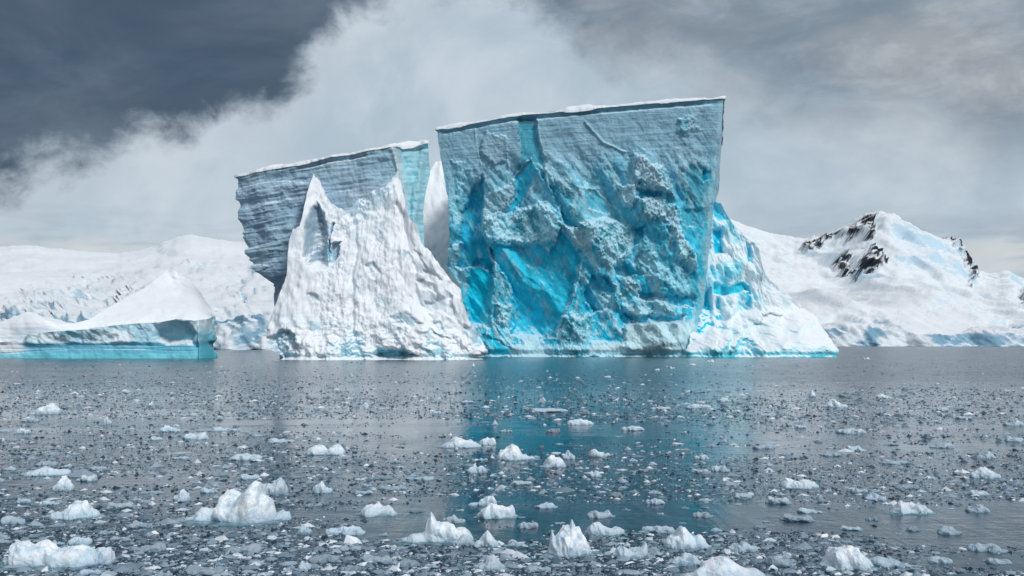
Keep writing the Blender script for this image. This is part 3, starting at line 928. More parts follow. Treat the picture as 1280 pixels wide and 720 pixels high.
    shadow_hole = [(463, 446), (470, 437), (484, 434), (500, 436), (516, 441), (524, 447), (510, 449), (480, 450)]
    cut = [(336, 424), (352, 412), (366, 418), (374, 436), (372, 452), (336, 452)]

    def mk(px, py, P):
        x, y, z = P[..., 0], P[..., 1], P[..., 2]
        qx = px + 3 * fbm(x * 0.2, y * 0.2, z * 0.2, 4, 241) + 1.8 * fbm(x * 0.7, y * 0.7, z * 0.7, 3, 245)
        qy = py + 3 * fbm(x * 0.2, y * 0.2, z * 0.2, 4, 243) + 1.8 * fbm(x * 0.7, y * 0.7, z * 0.7, 3, 247)
        return qx, qy

    def disp2(px, py, P):
        x, y, z = P[..., 0], P[..., 1], P[..., 2]
        qx, qy = mk(px, py, P)
        rel = py - top2(px)
        # downhill flutes
        jag = sst(rel, 30, 0)
        mid = sst(-np.abs(px - 450), -70, -45)
        d = (0.10 + 0.12 * mid) * fbm(x * 0.9, y * 0.1, z * 0.10, 4, 251, 0.6) + (0.05 + 0.12 * mid) * fbm(x * 1.1, y * 1.1, z * 0.6, 4, 252, 0.65) + 1.6 * fbm(x * 0.16, y * 0.1, z * 0.09, 4, 253)
        calm = sst(fbm(x * 0.09, y * 0.05, z * 0.05, 3, 256), -0.25, 0.25)
        d = d - 0.30 * calm * fbm(x * 1.1, y * 1.1, z * 0.6, 4, 252, 0.65) * (0.4 + 1.2 * mid)
        d = d - 0.9 * np.exp(-(line_d(px + 4 * fbm(x * .15, y * .1, z * .15, 3, 250), py, [(438, 270), (446, 320), (438, 372), (444, 420)]) / 3.0) ** 2)
        d = d - 0.8 * np.exp(-(line_d(px + 4 * fbm(x * .15, y * .1, z * .15, 3, 250), py, [(496, 256), (512, 310), (520, 360), (540, 405)]) / 3.0) ** 2)
        rgt = sst(px, 490, 545)
        d = d + (0.08 + 0.16 * rgt) * ffbm(x * 0.4, y * 0.4, z * (0.20 + 0 * x), 3, 257) + (0.05 + 0.10 * mid) * ffbm(x * 1.5, y * 1.5, z * 1.2, 2, 259)
        d = d + 1.1 * rgt * sst(fbm(x * 0.2, y * 0.2, z * 0.2 + x * 0.1, 3, 258), 0, 0.3)
        hol = sst(poly_sd(qx, qy, hollow), -2, 4)
        d = d - 4.2 * hol * sst(poly_sd(qx, qy, hollow), -3, 12) + 0.25 * hol * fbm(x * 0.4, 0 * x, (z + 0.04 * (px - 394) ** 2 * 0.1) * 1.6, 3, 254)
        d = d - 1.8 * np.exp(-(line_d(qx, qy, slit) / 1.3) ** 2)
        # little blue pits of the right flank
        d = d - 2.2 * patch(qx, qy, pocket, 1.5)
        for p in pits:
            d = d - 0.8 * patch(qx, qy, p, 2.4)
        # crumpled seracs near the water
        low = sst(py, 385, 425)
        d = d + low * (1.6 * ffbm(x * 0.16, y * 0.16, z * 0.16, 3, 267, 0.55) + 0.8 * np.abs(fbm(x * 0.5, y * 0.5, z * 0.5, 3, 269)))
        d = d - 4.5 * sst(poly_sd(px, qy, shadow_hole), -1.5, 4)
        d = d - 2.0 * sst(poly_sd(qx, qy, cut), -3, 5)
        d = d - 0.9 * np.exp(-((z - 0.6) / 0.5) ** 2)
        return d

    def tint2(px, py, P, d):
        x, y, z = P[..., 0], P[..., 1], P[..., 2]
        qx, qy = mk(px, py, P)
        n = fbm(x * 0.15, y * 0.15, z * 0.10, 5, 271)
        n2 = fbm(x * 0.6, y * 0.3, z * 0.25, 4, 273)
        t = lerpc(np.broadcast_to(C3(0.80, 0.83, 0.87), px.shape + (3,)), C3(0.60, 0.72, 0.80), sst(n + 0.6 * n2, 0.15, 0.6) * 0.6)
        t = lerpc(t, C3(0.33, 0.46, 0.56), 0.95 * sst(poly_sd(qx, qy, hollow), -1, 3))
        t = lerpc(t, C3(0.03, 0.45, 0.70), np.exp(-(line_d(qx, qy, slit) / 1.5) ** 2))
        t = lerpc(t, C3(0.40, 0.62, 0.73), 0.8 * patch(qx, qy, pocket, 1.5))
        for p in pits:
            t = lerpc(t, C3(0.36, 0.54, 0.64), 0.8 * patch(qx, qy, p, 2.2) * sst(n2, -0.6, 0.1))
        sp = fbm(x * 1.4, y * 0.5, z * 0.45, 4, 275, 0.65)
        t = lerpc(t, C3(0.50, 0.60, 0.68), 0.55 * sst(sp, 0.15, 0.5) * (0.3 + 0.7 * sst(-np.abs(px - 455), -75, -40)))
        up = sst(44 - (py - top2(px)), 0, 38) * sst(px, 422, 445) * sst(-px, -500, -490)
        t = lerpc(t, C3(0.40, 0.58, 0.69), 0.9 * up * sst(n2 + sp + 0.8 * up, -0.1, 0.5))
        low = sst(py, 385, 430)
        t = lerpc(t, C3(0.24, 0.58, 0.70), 0.75 * low * sst(fbm(x * 0.18, y * 0.1, z * 0.2, 4, 277) + 0.4 * n2, 0.02, 0.35))
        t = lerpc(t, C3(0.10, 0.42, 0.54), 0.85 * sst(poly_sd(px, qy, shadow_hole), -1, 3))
        t = lerpc(t, C3(0.30, 0.50, 0.62), 0.8 * sst(poly_sd(qx, qy, cut), -3, 4))
        t = lerpc(t, C3(0.20, 0.52, 0.62), 0.8 * sst(-z, -1.3, -0.4))
        return t

    def yf2(px, py):
        z = np.clip((450 - py) / 5.5, 0, 50)
        return 209 + 0.62 * z + 9 * np.abs((px - 460) / 145.0) ** 3 * sst(py, 300, 450) + 3.0 * sst(460 - px, 0, 90) * sst(450 - py, 0, 90) * 0

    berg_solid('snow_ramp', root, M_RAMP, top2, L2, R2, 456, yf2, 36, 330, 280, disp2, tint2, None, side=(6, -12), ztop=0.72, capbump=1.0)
    return root


# ---------------- white pinnacle seen in the gap
def build_gap_berg():
    root = empty('iceberg', (-24, 300, 0), 'smooth white iceberg peak glimpsed through the gap between the two big bergs', 'iceberg')
    top = curve([(495, 330), (515, 280), (530, 232), (538, 212), (545, 201), (552, 200), (562, 214), (575, 235), (600, 270), (640, 320)])

    def disp(px, py, P):
        x, y, z = P[..., 0], P[..., 1], P[..., 2]
        return 1.6 * fbm(x * 0.1, y * 0.1, z * 0.05, 4, 301) + 0.5 * ffbm(x * 0.4, y * 0.4, z * 0.2, 3, 303)

    def tint(px, py, P, d):
        n = fbm(P[..., 0] * 0.2, P[..., 1] * 0.2, P[..., 2] * 0.08, 4, 305)
        return lerpc(np.broadcast_to(C3(0.88, 0.92, 0.95), px.shape + (3,)), C3(0.60, 0.76, 0.84), sst(n, 0.3, 0.8) * 0.3)

    berg_solid('ice_peak', root, M_RAMP, top, lambda p: 495 + 0 * p, lambda p: 640 + 0 * p, 450,
               lambda px, py: 300 + 0.55 * np.clip((445 - py) / 4.2, 0, 80), 50, 120, 160, disp, tint, None, side=(5, -5), ztop=0.8)


# ---------------- low turquoise-footed berg on the left
def build_low_berg():
    root = empty('iceberg', (-80, 240, 0), 'low long iceberg with a turquoise wave-cut wall under smooth snow mounds', 'iceberg')
    top = curve([(-120, 424), (-40, 426), (0, 428), (28, 426), (36, 418), (60, 415), (105, 412), (140, 407), (165, 404.5), (200, 402.5), (225, 399), (245, 401), (262, 398), (271, 394)])
    L = lambda p: -120 + 0 * p
    R = curve([(390, 269), (410, 270), (425, 268), (436, 272), (450, 275)])
    bay = [(192, 408), (215, 402), (236, 404), (246, 416), (240, 430), (205, 430), (190, 420)]

    def disp(px, py, P):
        x, y, z = P[..., 0], P[..., 1], P[..., 2]
        d = 1.7 * ffbm(x * 0.11, y * 0.11, z * 0.16, 3, 311, 0.5) + 0.4 * ffbm(x * 0.5, y * 0.5, z * 0.5, 3, 313)
        d = d * (0.35 + 0.65 * sst(-py, -432, -424))
        d = d - 0.8 * sst(py + 4 * fbm(x * .05, 0 * x, 0 * x, 3, 317), 425, 431) * sst(px, 20, 40) + 1.2 * sst(-(px - 215) ** 2, -1600, 0) * sst(py, 428, 436) * 0
        d = d - 2.8 * sst(poly_sd(px, py, bay), -3, 6)
        for k, c in enumerate((431.5, 435.0, 438.0)):
            d = d - 0.10 * np.exp(-((py - c + 3.0 * fbm(x * .04, 0 * x, 0 * x + c, 4, 318)) / 0.7) ** 2)
        d = d + 3.0 * np.exp(-((px - 254) / 5.0) ** 2) * sst(py, 396, 420) + 0.9 * ffbm(x * 0.28, y * 0.28, z * 0.28, 3, 319) * sst(-py, -432, -426)
        d = d - 1.6 * sst(px, 262, 274) * sst(fbm(x * .2, y * .2, z * .3, 3, 320), -0.5, 0.5)
        return d

    def tint(px, py, P, d):
        x, y, z = P[..., 0], P[..., 1], P[..., 2]
        n = fbm(x * 0.12, y * 0.1, z * 0.25, 5, 321)
        t = lerpc(np.broadcast_to(C3(0.40, 0.66, 0.77), px.shape + (3,)), C3(0.74, 0.85, 0.90), sst(n, -0.3, 0.35))
        t = lerpc(t, C3(0.22, 0.56, 0.70), 0.7 * sst(poly_sd(px, py, bay), -3, 5))
        t = lerpc(t, C3(0.12, 0.52, 0.70), 0.85 * sst(py, 426, 431) * sst(px, 10, 40))
        t = lerpc(t, C3(0.22, 0.78, 0.90), (0.65 + 0.3 * n) * sst(py + 2 * n, 440, 444))
        t = lerpc(t, C3(0.08, 0.62, 0.78), 0.8 * sst(px, 248, 262) * sst(py, 404, 430))
        t = lerpc(t, C3(0.82, 0.87, 0.91), sst(-px, -36, -20) * sst(-py, -442, -436))
        return t

    berg_solid('ice_wall', root, M_GLOW, top, L, R, 453, lambda px, py: 234 + 16 * sst(px, 228, 284) ** 2 + 5 * sst(-px, -60, 60) - 0.6 * sst(py, 425, 445), 50, 420, 110, disp, tint, None,
               side=(0, -19), ztop=1.0, capbump=0.3)
    top2 = curve([(-120, 410), (-60, 405), (-20, 408), (0, 402), (18, 396), (36, 389.5), (46, 391), (58, 399), (72, 405), (92, 404), (110, 399), (128, 388), (146, 378), (165, 368),
                  (182, 359), (196, 349), (207, 339), (214, 333.5), (222, 338), (233, 346), (243, 357), (252, 368), (260, 381), (267, 396)])

    def disp2(px, py, P):
        x, y, z = P[..., 0], P[..., 1], P[..., 2]
        return 1.1 * fbm(x * 0.07, y * 0.07, z * 0.09, 4, 331) + 0.25 * ridged(x * 0.10 + z * 0.2, y * 0.1, z * 0.7, 4, 335) + 0.7 * ffbm(x * 0.3, y * 0.3, z * 0.3, 3, 333) * (0.3 + sst(px, 180, 230))

    def tint2(px, py, P, d):
        x, y, z = P[..., 0], P[..., 1], P[..., 2]
        n = fbm(x * 0.08, y * 0.08, z * 0.12, 4, 337)
        t = np.broadcast_to(SNOW * 0.98, px.shape + (3,)).copy()
        blue = sst(poly_sd(px, py, [(118, 400), (138, 380), (152, 374), (150, 388), (134, 400)]), -3, 4)
        t = lerpc(t, C3(0.52, 0.72, 0.82), 0.6 * blue)
        return lerpc(t, C3(0.66, 0.78, 0.86), 0.5 * sst(n, 0.25, 0.7))

    berg_solid('snow_mound', root, M_CAP, top2, L, lambda p: 263 + 0 * p, 430,
               lambda px, py: 240 + 16 * sst(px, 228, 284) ** 2 + 26 * sst(-py, -412, -335) + 6 * sst(-px, -60, 60), 45, 220, 90, disp2, tint2, None, side=(0, -19), ztop=0.72, capbump=0.8)


build_great_berg()
build_ramp_berg()
build_gap_berg()
build_low_berg()

# ------------------------------------------------------------------ land behind


def land(name, mat, px0, px1, nu, nv, shore_py, ridge, ys, yr, yprof, disp, tint, back):
    shore_py = shore_py + 2.0
    u = np.linspace(0, 1, nu)[None, :].repeat(nv, 0)
    v = np.linspace(0, 1, nv)[:, None].repeat(nu, 1)
    px = px0 + (px1 - px0) * u
    rp = ridge(px)
    dx = (px1 - px0) / (nu - 1)
    def blur(row, w):
        k = np.exp(-0.5 * (np.arange(-4 * w, 4 * w + 1) / w) ** 2); k /= k.sum()
        return np.convolve(np.pad(row, 4 * w, mode='edge'), k, 'valid')
    fine = blur(rp[0], 3) + 1.3 * fbm(px[0] * 0.05, 0 * px[0], 0 * px[0] + 3.3, 4, 71) + 0.5 * fbm(px[0] * 0.3, 0 * px[0], 0 * px[0] + 3.3, 3, 73)
    wide = blur(rp[0], int(45 / dx))
    rp = wide + (fine - wide) * np.clip(v, 0, 1) ** 1.5
    py = shore_py + (rp - shore_py) * v
    Y = ys + (yr - ys) * yprof(v, px, py)
    P = np.stack([wx(px, Y), Y, wz(py, Y)], -1)
    d = disp(px, py, P, v)
    P = P + np.stack([0 * d, -0.8 * d, 0.45 * d * sst(v, 0.04, 0.16)], -1)
    t = tint(px, py, P, v)
    # far slope down again behind the ridge
    nb = 14
    s = np.linspace(0, 1, nb)[:, None]
    B = np.stack([P[-1][None, :, 0] + 0 * s, P[-1][None, :, 1] + back * s, P[-1][None, :, 2] * (1 - s ** 1.2) - 5 * s], -1)
    V = np.concatenate([P.reshape(-1, 3), B[1:].reshape(-1, 3)])
    T = np.concatenate([t.reshape(-1, 3), np.broadcast_to(SNOW, (nu * (nb - 1), 3))])
    F = grid_faces(nv + nb - 1, nu)
    o = mesh_np(name, V, F, mat, None, T, np.zeros(len(V)))
    return tag(o, kind='structure')


def build_land():
    # left: glacier coming down to the bay, broken into ice cliffs in two bands
    ridgeL = curve([(-700, 300), (-300, 296), (-100, 303), (0, 308), (60, 308), (100, 313), (150, 317), (190, 310), (215, 298), (235, 293), (260, 297), (290, 303), (330, 300),
                    (420, 312), (600, 340), (760, 380), (900, 420)])

    def serac(px, py, P, s):
        x, y, z = P[..., 0], P[..., 1], P[..., 2]
        return ffbm(x * s, y * s * 0.6, z * s * 1.2, 4, 401, 0.55)

    def bands(px, py, P):
        x, y, z = P[..., 0], P[..., 1], P[..., 2]
        w = 7 * fbm(x * 0.012, y * 0.004, z * 0.02, 4, 411)
        b1 = sst(py + w, 386, 396) * (1 - sst(px, 330, 420) * 0.5)                        # shore cliff
        c2 = 382 - 0.12 * px
        b2 = sst(py + w, c2 - 14, c2 - 8) * (1 - sst(py + w, c2 + 10, c2 + 18)) * (1 - 0.55 * sst(px, 90, 150))
        b3 = sst(py + 1.6 * w, 334, 338) * (1 - sst(py + 1.6 * w, 352, 362)) * 0.5
        return b1, b2, b3

    broken = [[(-60, 372), (0, 366), (40, 358), (72, 356), (80, 372), (62, 392), (30, 398), (0, 405), (-60, 410)], [(84, 352), (120, 345), (180, 350), (185, 368), (140, 378), (95, 385)],
              [(225, 330), (270, 333), (320, 345), (325, 352), (280, 352), (235, 342)], [(255, 352), (300, 350), (335, 362), (330, 380), (280, 372)], [(-200, 350), (-90, 345), (-70, 372), (-200, 380)]]

    def brk(px, py, P):
        a = fbm(P[..., 0] * 0.02, P[..., 1] * 0.004, P[..., 2] * 0.03, 4, 441, 0.6)
        r = 0 * px
        for p in broken:
            r = np.maximum(r, patch(px + 7 * a, py + 5 * a, p, 4))
        return r

    def dispL(px, py, P, v):
        x, y, z = P[..., 0], P[..., 1], P[..., 2]
        b1, b2, b3 = bands(px, py, P)
        d = 34 * fbm(x * 0.004, y * 0.002, z * 0.008, 5, 421) * sst(v, 0, 0.3) + 16 * ridged(x * 0.006, y * 0.002, z * 0.016, 4, 423) * sst(v, 0.1, 0.4)
        d = d + 16 * serac(px, py, P, 0.045) * b1 + 26 * serac(px, py, P, 0.020) * b2 + 22 * serac(px, py, P, 0.014) * b3
        d = d + 18 * brk(px, py, P) * ffbm(x * 0.05, y * 0.01, z * 0.05, 4, 443, 0.6)
        return d * (1 - sst(v, 0.9, 1.0) * 0.7)

    def tintL(px, py, P, v):
        x, y, z = P[..., 0], P[..., 1], P[..., 2]
        b1, b2, b3 = bands(px, py, P)
        n = fbm(x * 0.03, y * 0.01, z * 0.05, 5, 431)
        n5 = fbm(x * 0.06, y * 0.02, z * 0.09, 5, 433, 0.6)
        t = np.broadcast_to(C3(0.78, 0.84, 0.89), px.shape + (3,)).copy()
        t = lerpc(t, C3(0.20, 0.38, 0.51), 0.95 * sst(b1, 0.3, 0.9) * sst(n5, -0.35, 0.15))
        t = lerpc(t, C3(0.30, 0.50, 0.64), 0.85 * sst(b2, 0.2, 0.9) * sst(n5, -0.1, 0.3) * 0.6)
        t = lerpc(t, C3(0.26, 0.47, 0.60), 0.95 * brk(px, py, P) * sst(fbm(x * 0.09, y * 0.01, z * 0.09, 4, 445, 0.65), -0.25, 0.15))
        t = lerpc(t, C3(0.45, 0.66, 0.78), 0.7 * sst(b3, 0.1, 0.5) * sst(n + 0.5 * n5, 0.0, 0.35))
        streak = sst(fbm(x * 0.01, y * 0.01, z * 0.16, 4, 437), 0.25, 0.5) * sst(v, 0.15, 0.3) * (1 - sst(v, 0.75, 0.95))
        t = lerpc(t, C3(0.42, 0.65, 0.80), 0.8 * streak)
        crev = sst(n5 + 0.6 * n, 0.1, 0.45) * sst(v, 0.08, 0.2) * (1 - sst(v, 0.5, 0.75)) * sst(fbm(x * 0.004, 0 * x, z * 0.02, 3, 439), -0.1, 0.3)
        t = lerpc(t, C3(0.36, 0.58, 0.72), 0.75 * crev)
        return t

    def profL(v, px, py):
        return 0.01 * sst(v, 0, 0.3) + 0.99 * np.clip((v - 0.27) / 0.73, 0, 1) ** 1.5

    land('glacier_hills', M_LAND, -700, 900, 540, 160, 437.5, ridgeL, 620.0, 3800.0, profL, dispL, tintL, 1500.0)

    # right: the snow mountain with three rock outcrops, low ice cliffs at its foot
    ridgeR = curve([(500, 380), (700, 300), (820, 262), (880, 262), (900, 268), (940, 286), (970, 294), (1000, 299), (1020, 297), (1040, 291), (1060, 281), (1074, 271), (1082, 267), (1092, 266), (1105, 266.5),
                    (1125, 273), (1150, 288), (1175, 303), (1190, 310), (1200, 320), (1215, 335), (1235, 343), (1247, 341), (1259, 333.5), (1266, 341), (1280, 352), (1340, 345), (1420, 318), (1550, 330), (1700, 372), (1900, 400)])
    rocks = [[(1000, 311), (1010, 305), (1024, 302), (1036, 294), (1052, 292), (1066, 283), (1076, 272), (1084, 266), (1088, 276), (1092, 300), (1084, 302), (1078, 290), (1064, 297), (1046, 299), (1030, 303), (1014, 311)],
             [(1046, 322), (1058, 317), (1066, 322), (1074, 322), (1088, 314), (1102, 311), (1110, 320), (1098, 328), (1092, 336), (1080, 332), (1073, 344), (1062, 338), (1054, 330)],
             [(1172, 307), (1182, 304), (1190, 312), (1200, 322), (1210, 332), (1216, 348), (1213, 356), (1206, 340), (1196, 332), (1184, 322)],
             [(1274, 366), (1282, 366), (1300, 384), (1276, 382)]]

    def rk(px, py, P):
        x, y, z = P[..., 0], P[..., 1], P[..., 2]
        w = fbm(x * 0.012, y * 0.008, z * 0.014, 5, 501, 0.6)
        w2 = fbm(x * 0.05, y * 0.02, z * 0.06, 4, 503, 0.6)
        r = 0 * px
        for p in rocks:
            r = np.maximum(r, sst(poly_sd(px + 4 * w, py + 4 * w, p) + 4.5 * w2, -0.4, 0.8))
        return r

    def cliff(px, py, P):
        w = 5 * fbm(P[..., 0] * 0.006, P[..., 1] * 0.002, P[..., 2] * 0.01, 4, 511)
        ct = 424 - 20 * sst(-np.abs(px - 1070), -75, -25) - 9 * sst(-np.abs(px - 1250), -60, -10)
        return sst(py + w, ct - 1.5, ct + 1.5)

    def dispR(px, py, P, v):
        x, y, z = P[..., 0], P[..., 1], P[..., 2]
        d = 85 * fbm(x * 0.0016, y * 0.0008, z * 0.002, 4, 521) + 60 * ridged(x * 0.0045 + z * 0.002, y * 0.002, z * 0.004, 4, 523)
        d = d * sst(v, 0.08, 0.35) * (1 - 0.8 * sst(v, 0.92, 1.0))
        d = d + 22 * ffbm(x * 0.012, y * 0.006, z * 0.012, 4, 527)* sst(v, 0.08, 0.3)* (1 - 0.6 * sst(v, 0.92, 1.0))
        r = rk(px, py, P)
        d = d + r * (22 + 46 * ffbm(x * 0.016, y * 0.016, z * 0.014, 4, 531, 0.65))
        c = cliff(px, py, P)
        d = d * (1 - c) + c * (26 + 34 * ffbm(x * 0.018, y * 0.01, z * 0.02, 4, 541, 0.55))
        return d

    def tintR(px, py, P, v):
        x, y, z = P[..., 0], P[..., 1], P[..., 2]
        t = np.broadcast_to(C3(0.78, 0.84, 0.89), px.shape + (3,)).copy()
        n = fbm(x * 0.004 + z * 0.003, y * 0.002, z * 0.006, 5, 551, 0.6)
        blue = sst(n, 0.02, 0.35) * sst(v, 0.1, 0.25)
        t = lerpc(t, C3(0.46, 0.68, 0.82), 0.7 * blue)
        rb = sst(ridged(x * 0.006 + z * 0.006, y * 0.002, z * 0.003, 3, 555), 0.45, 0.8) * sst(v, 0.12, 0.3)
        t = lerpc(t, C3(0.50, 0.70, 0.83), 0.5 * rb)
        c = cliff(px, py, P)
        n2 = fbm(x * 0.02, y * 0.01, z * 0.03, 4, 561, 0.6)
        t = lerpc(t, C3(0.20, 0.39, 0.53), 0.95 * c * sst(n2, -0.4, 0.2))
        # wind-blue ice patch on the lower slope
        pb = sst(poly_sd(px + 4 * n, py, [(1158, 372), (1170, 362), (1176, 380), (1184, 396), (1166, 392)]), -4, 4)
        t = lerpc(t, C3(0.45, 0.68, 0.80), 0.6 * pb)
        r = rk(px, py, P)
        rockc = lerpc(np.broadcast_to(C3(0.012, 0.018, 0.026), px.shape + (3,)), C3(0.05, 0.062, 0.078), sst(n2, -0.2, 0.6))
        return lerpc(t, rockc, r)

    def profR(v, px, py):
        return 0.02 * sst(v, 0, 0.2) + 0.98 * np.clip((v - 0.12) / 0.88, 0, 1) ** 1.15

    land('mountain', M_LAND2, 500, 1900, 700, 200, 434.0, ridgeR, 1900.0, 4600.0, profR, dispR, tintR, 2200.0)


build_land()

# ------------------------------------------------------------------ sea
def build_sea():
    xs = np.array([-60000, -6000, -1500, -400, -150, -60, -20, 0, 20, 60, 150, 400, 1500, 6000, 60000], float)
    ys = np.array([-3000, -400, -60, -10, 5, 15, 40, 100, 200, 300, 600, 1500, 4000, 12000, 90000], float)
    X, Y = np.meshgrid(xs, ys)
    V = np.stack([X, Y, 0 * X], -1).reshape(-1, 3)
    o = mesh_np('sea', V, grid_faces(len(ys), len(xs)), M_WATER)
    tag(o, kind='structure')


build_sea()

# ------------------------------------------------------------------ floating chunks


def chunk_mesh(name, prof, W, H, depth, nu, nt, seed, rough=1.0, lean=0.0, flat=0.0):
    """a lump of ice: prof is its skyline (0..1, 0..1); cut off a little below the water"""
    pr = np.asarray(prof, float)
    s = 0.5 - 0.5 * np.cos(np.linspace(0, np.pi, nu))
    h = np.interp(s, pr[:, 0], pr[:, 1])
    q = np.sqrt(np.clip(1 - (2 * s - 1) ** 2, 0, 1)) ** 0.75
    th = np.linspace(0, np.pi, nt)
    S, T = np.meshgrid(s, th, indexing='ij')
    Hh = (h * H * 0.80)[:, None]
    Q = (q * depth * 0.5)[:, None]
    c, sn = np.cos(T), np.sin(T)
    z = Hh * np.abs(sn) ** (1.0 - 0.5 * flat) - 0.05 * W * (1 - sn) - 0.02 * W
    y = -Q * np.sign(c) * np.abs(c) ** (0.8 - 0.25 * flat)
    y = y * (1 + 0.25 * fbm(S * 3, T * 0 + seed, T * 0, 3, seed)) + lean * z
    x = (S - 0.5) * W
    k = 5.0 / W
    P = np.stack([x, y, z], -1)
    n = np.stack([(S - 0.5) * 1.2, -c * 0.9, sn * 0.9], -1)
    n /= np.linalg.norm(n, axis=-1, keepdims=True) + 1e-6
    am = rough * min(W, 2.2 * H + 0.25 * W) * 0.5
    d = am * (0.36 * ffbm(x * k * 0.55 + seed * 3.1, y * k * 0.55, z * k * 0.55, 2, seed + 5, 0.5) + 0.09 * ffbm(x * k * 1.9, y * k * 1.9, z * k * 1.9, 3, seed + 8, 0.6))
    d *= (np.sin(np.pi * S) ** 0.5)
    P = P + n * d[..., None]
    V = P.reshape(-1, 3)
    F = grid_faces(nu, nt)
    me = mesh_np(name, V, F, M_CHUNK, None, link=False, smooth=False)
    return me


def smooth_rand_profile(rng, kind):
    if kind == 'flat':
        xs = np.linspace(0, 1, 9); h = 0.6 + 0.4 * rng.random(9)
        h[0] = h[-1] = 0.2
    elif kind == 'peak':
        p = rng.uniform(0.3, 0.7)
        xs = np.array([0, p * 0.45, p * 0.75, p, p + (1 - p) * 0.25, p + (1 - p) * 0.6, 1])
        h = np.array([0.1, 0.35 * rng.uniform(.6, 1.3), 0.6 * rng.uniform(.8, 1.2), 1.0, 0.65 * rng.uniform(.8, 1.2), 0.35 * rng.uniform(.6, 1.3), 0.1])
    elif kind == 'twin':
        xs = np.array([0, 0.15, 0.3, 0.45, 0.6, 0.75, 0.9, 1])
        h = np.array([0.1, 0.5, 1.0, 0.5, 0.45, 0.8, 0.45, 0.1]) * rng.uniform(0.85, 1.1, 8)
        if rng.random() < 0.5: h = h[::-1]
    elif kind == 'slab':
        xs = np.array([0, 0.08, 0.35, 0.6, 0.88, 0.97, 1]); h = np.array([0.2, 0.5, 0.65, 0.8, 1.0, 0.6, 0.2])
        if rng.random() < 0.5: h = h[::-1]
    else:
        xs = np.linspace(0, 1, 12); h = 0.55 + 0.45 * rng.random(12); h *= np.sin(np.pi * np.clip(xs, 0.06, 0.94)) ** 0.45
    return list(zip(xs, np.clip(h, 0.05, 1.0)))


def water_Y(py):
    return CAMH * FPX / (py - HZ)


rng = np.random.default_rng(11)
FLOATERS = []   # (px, py, width px, label or None)

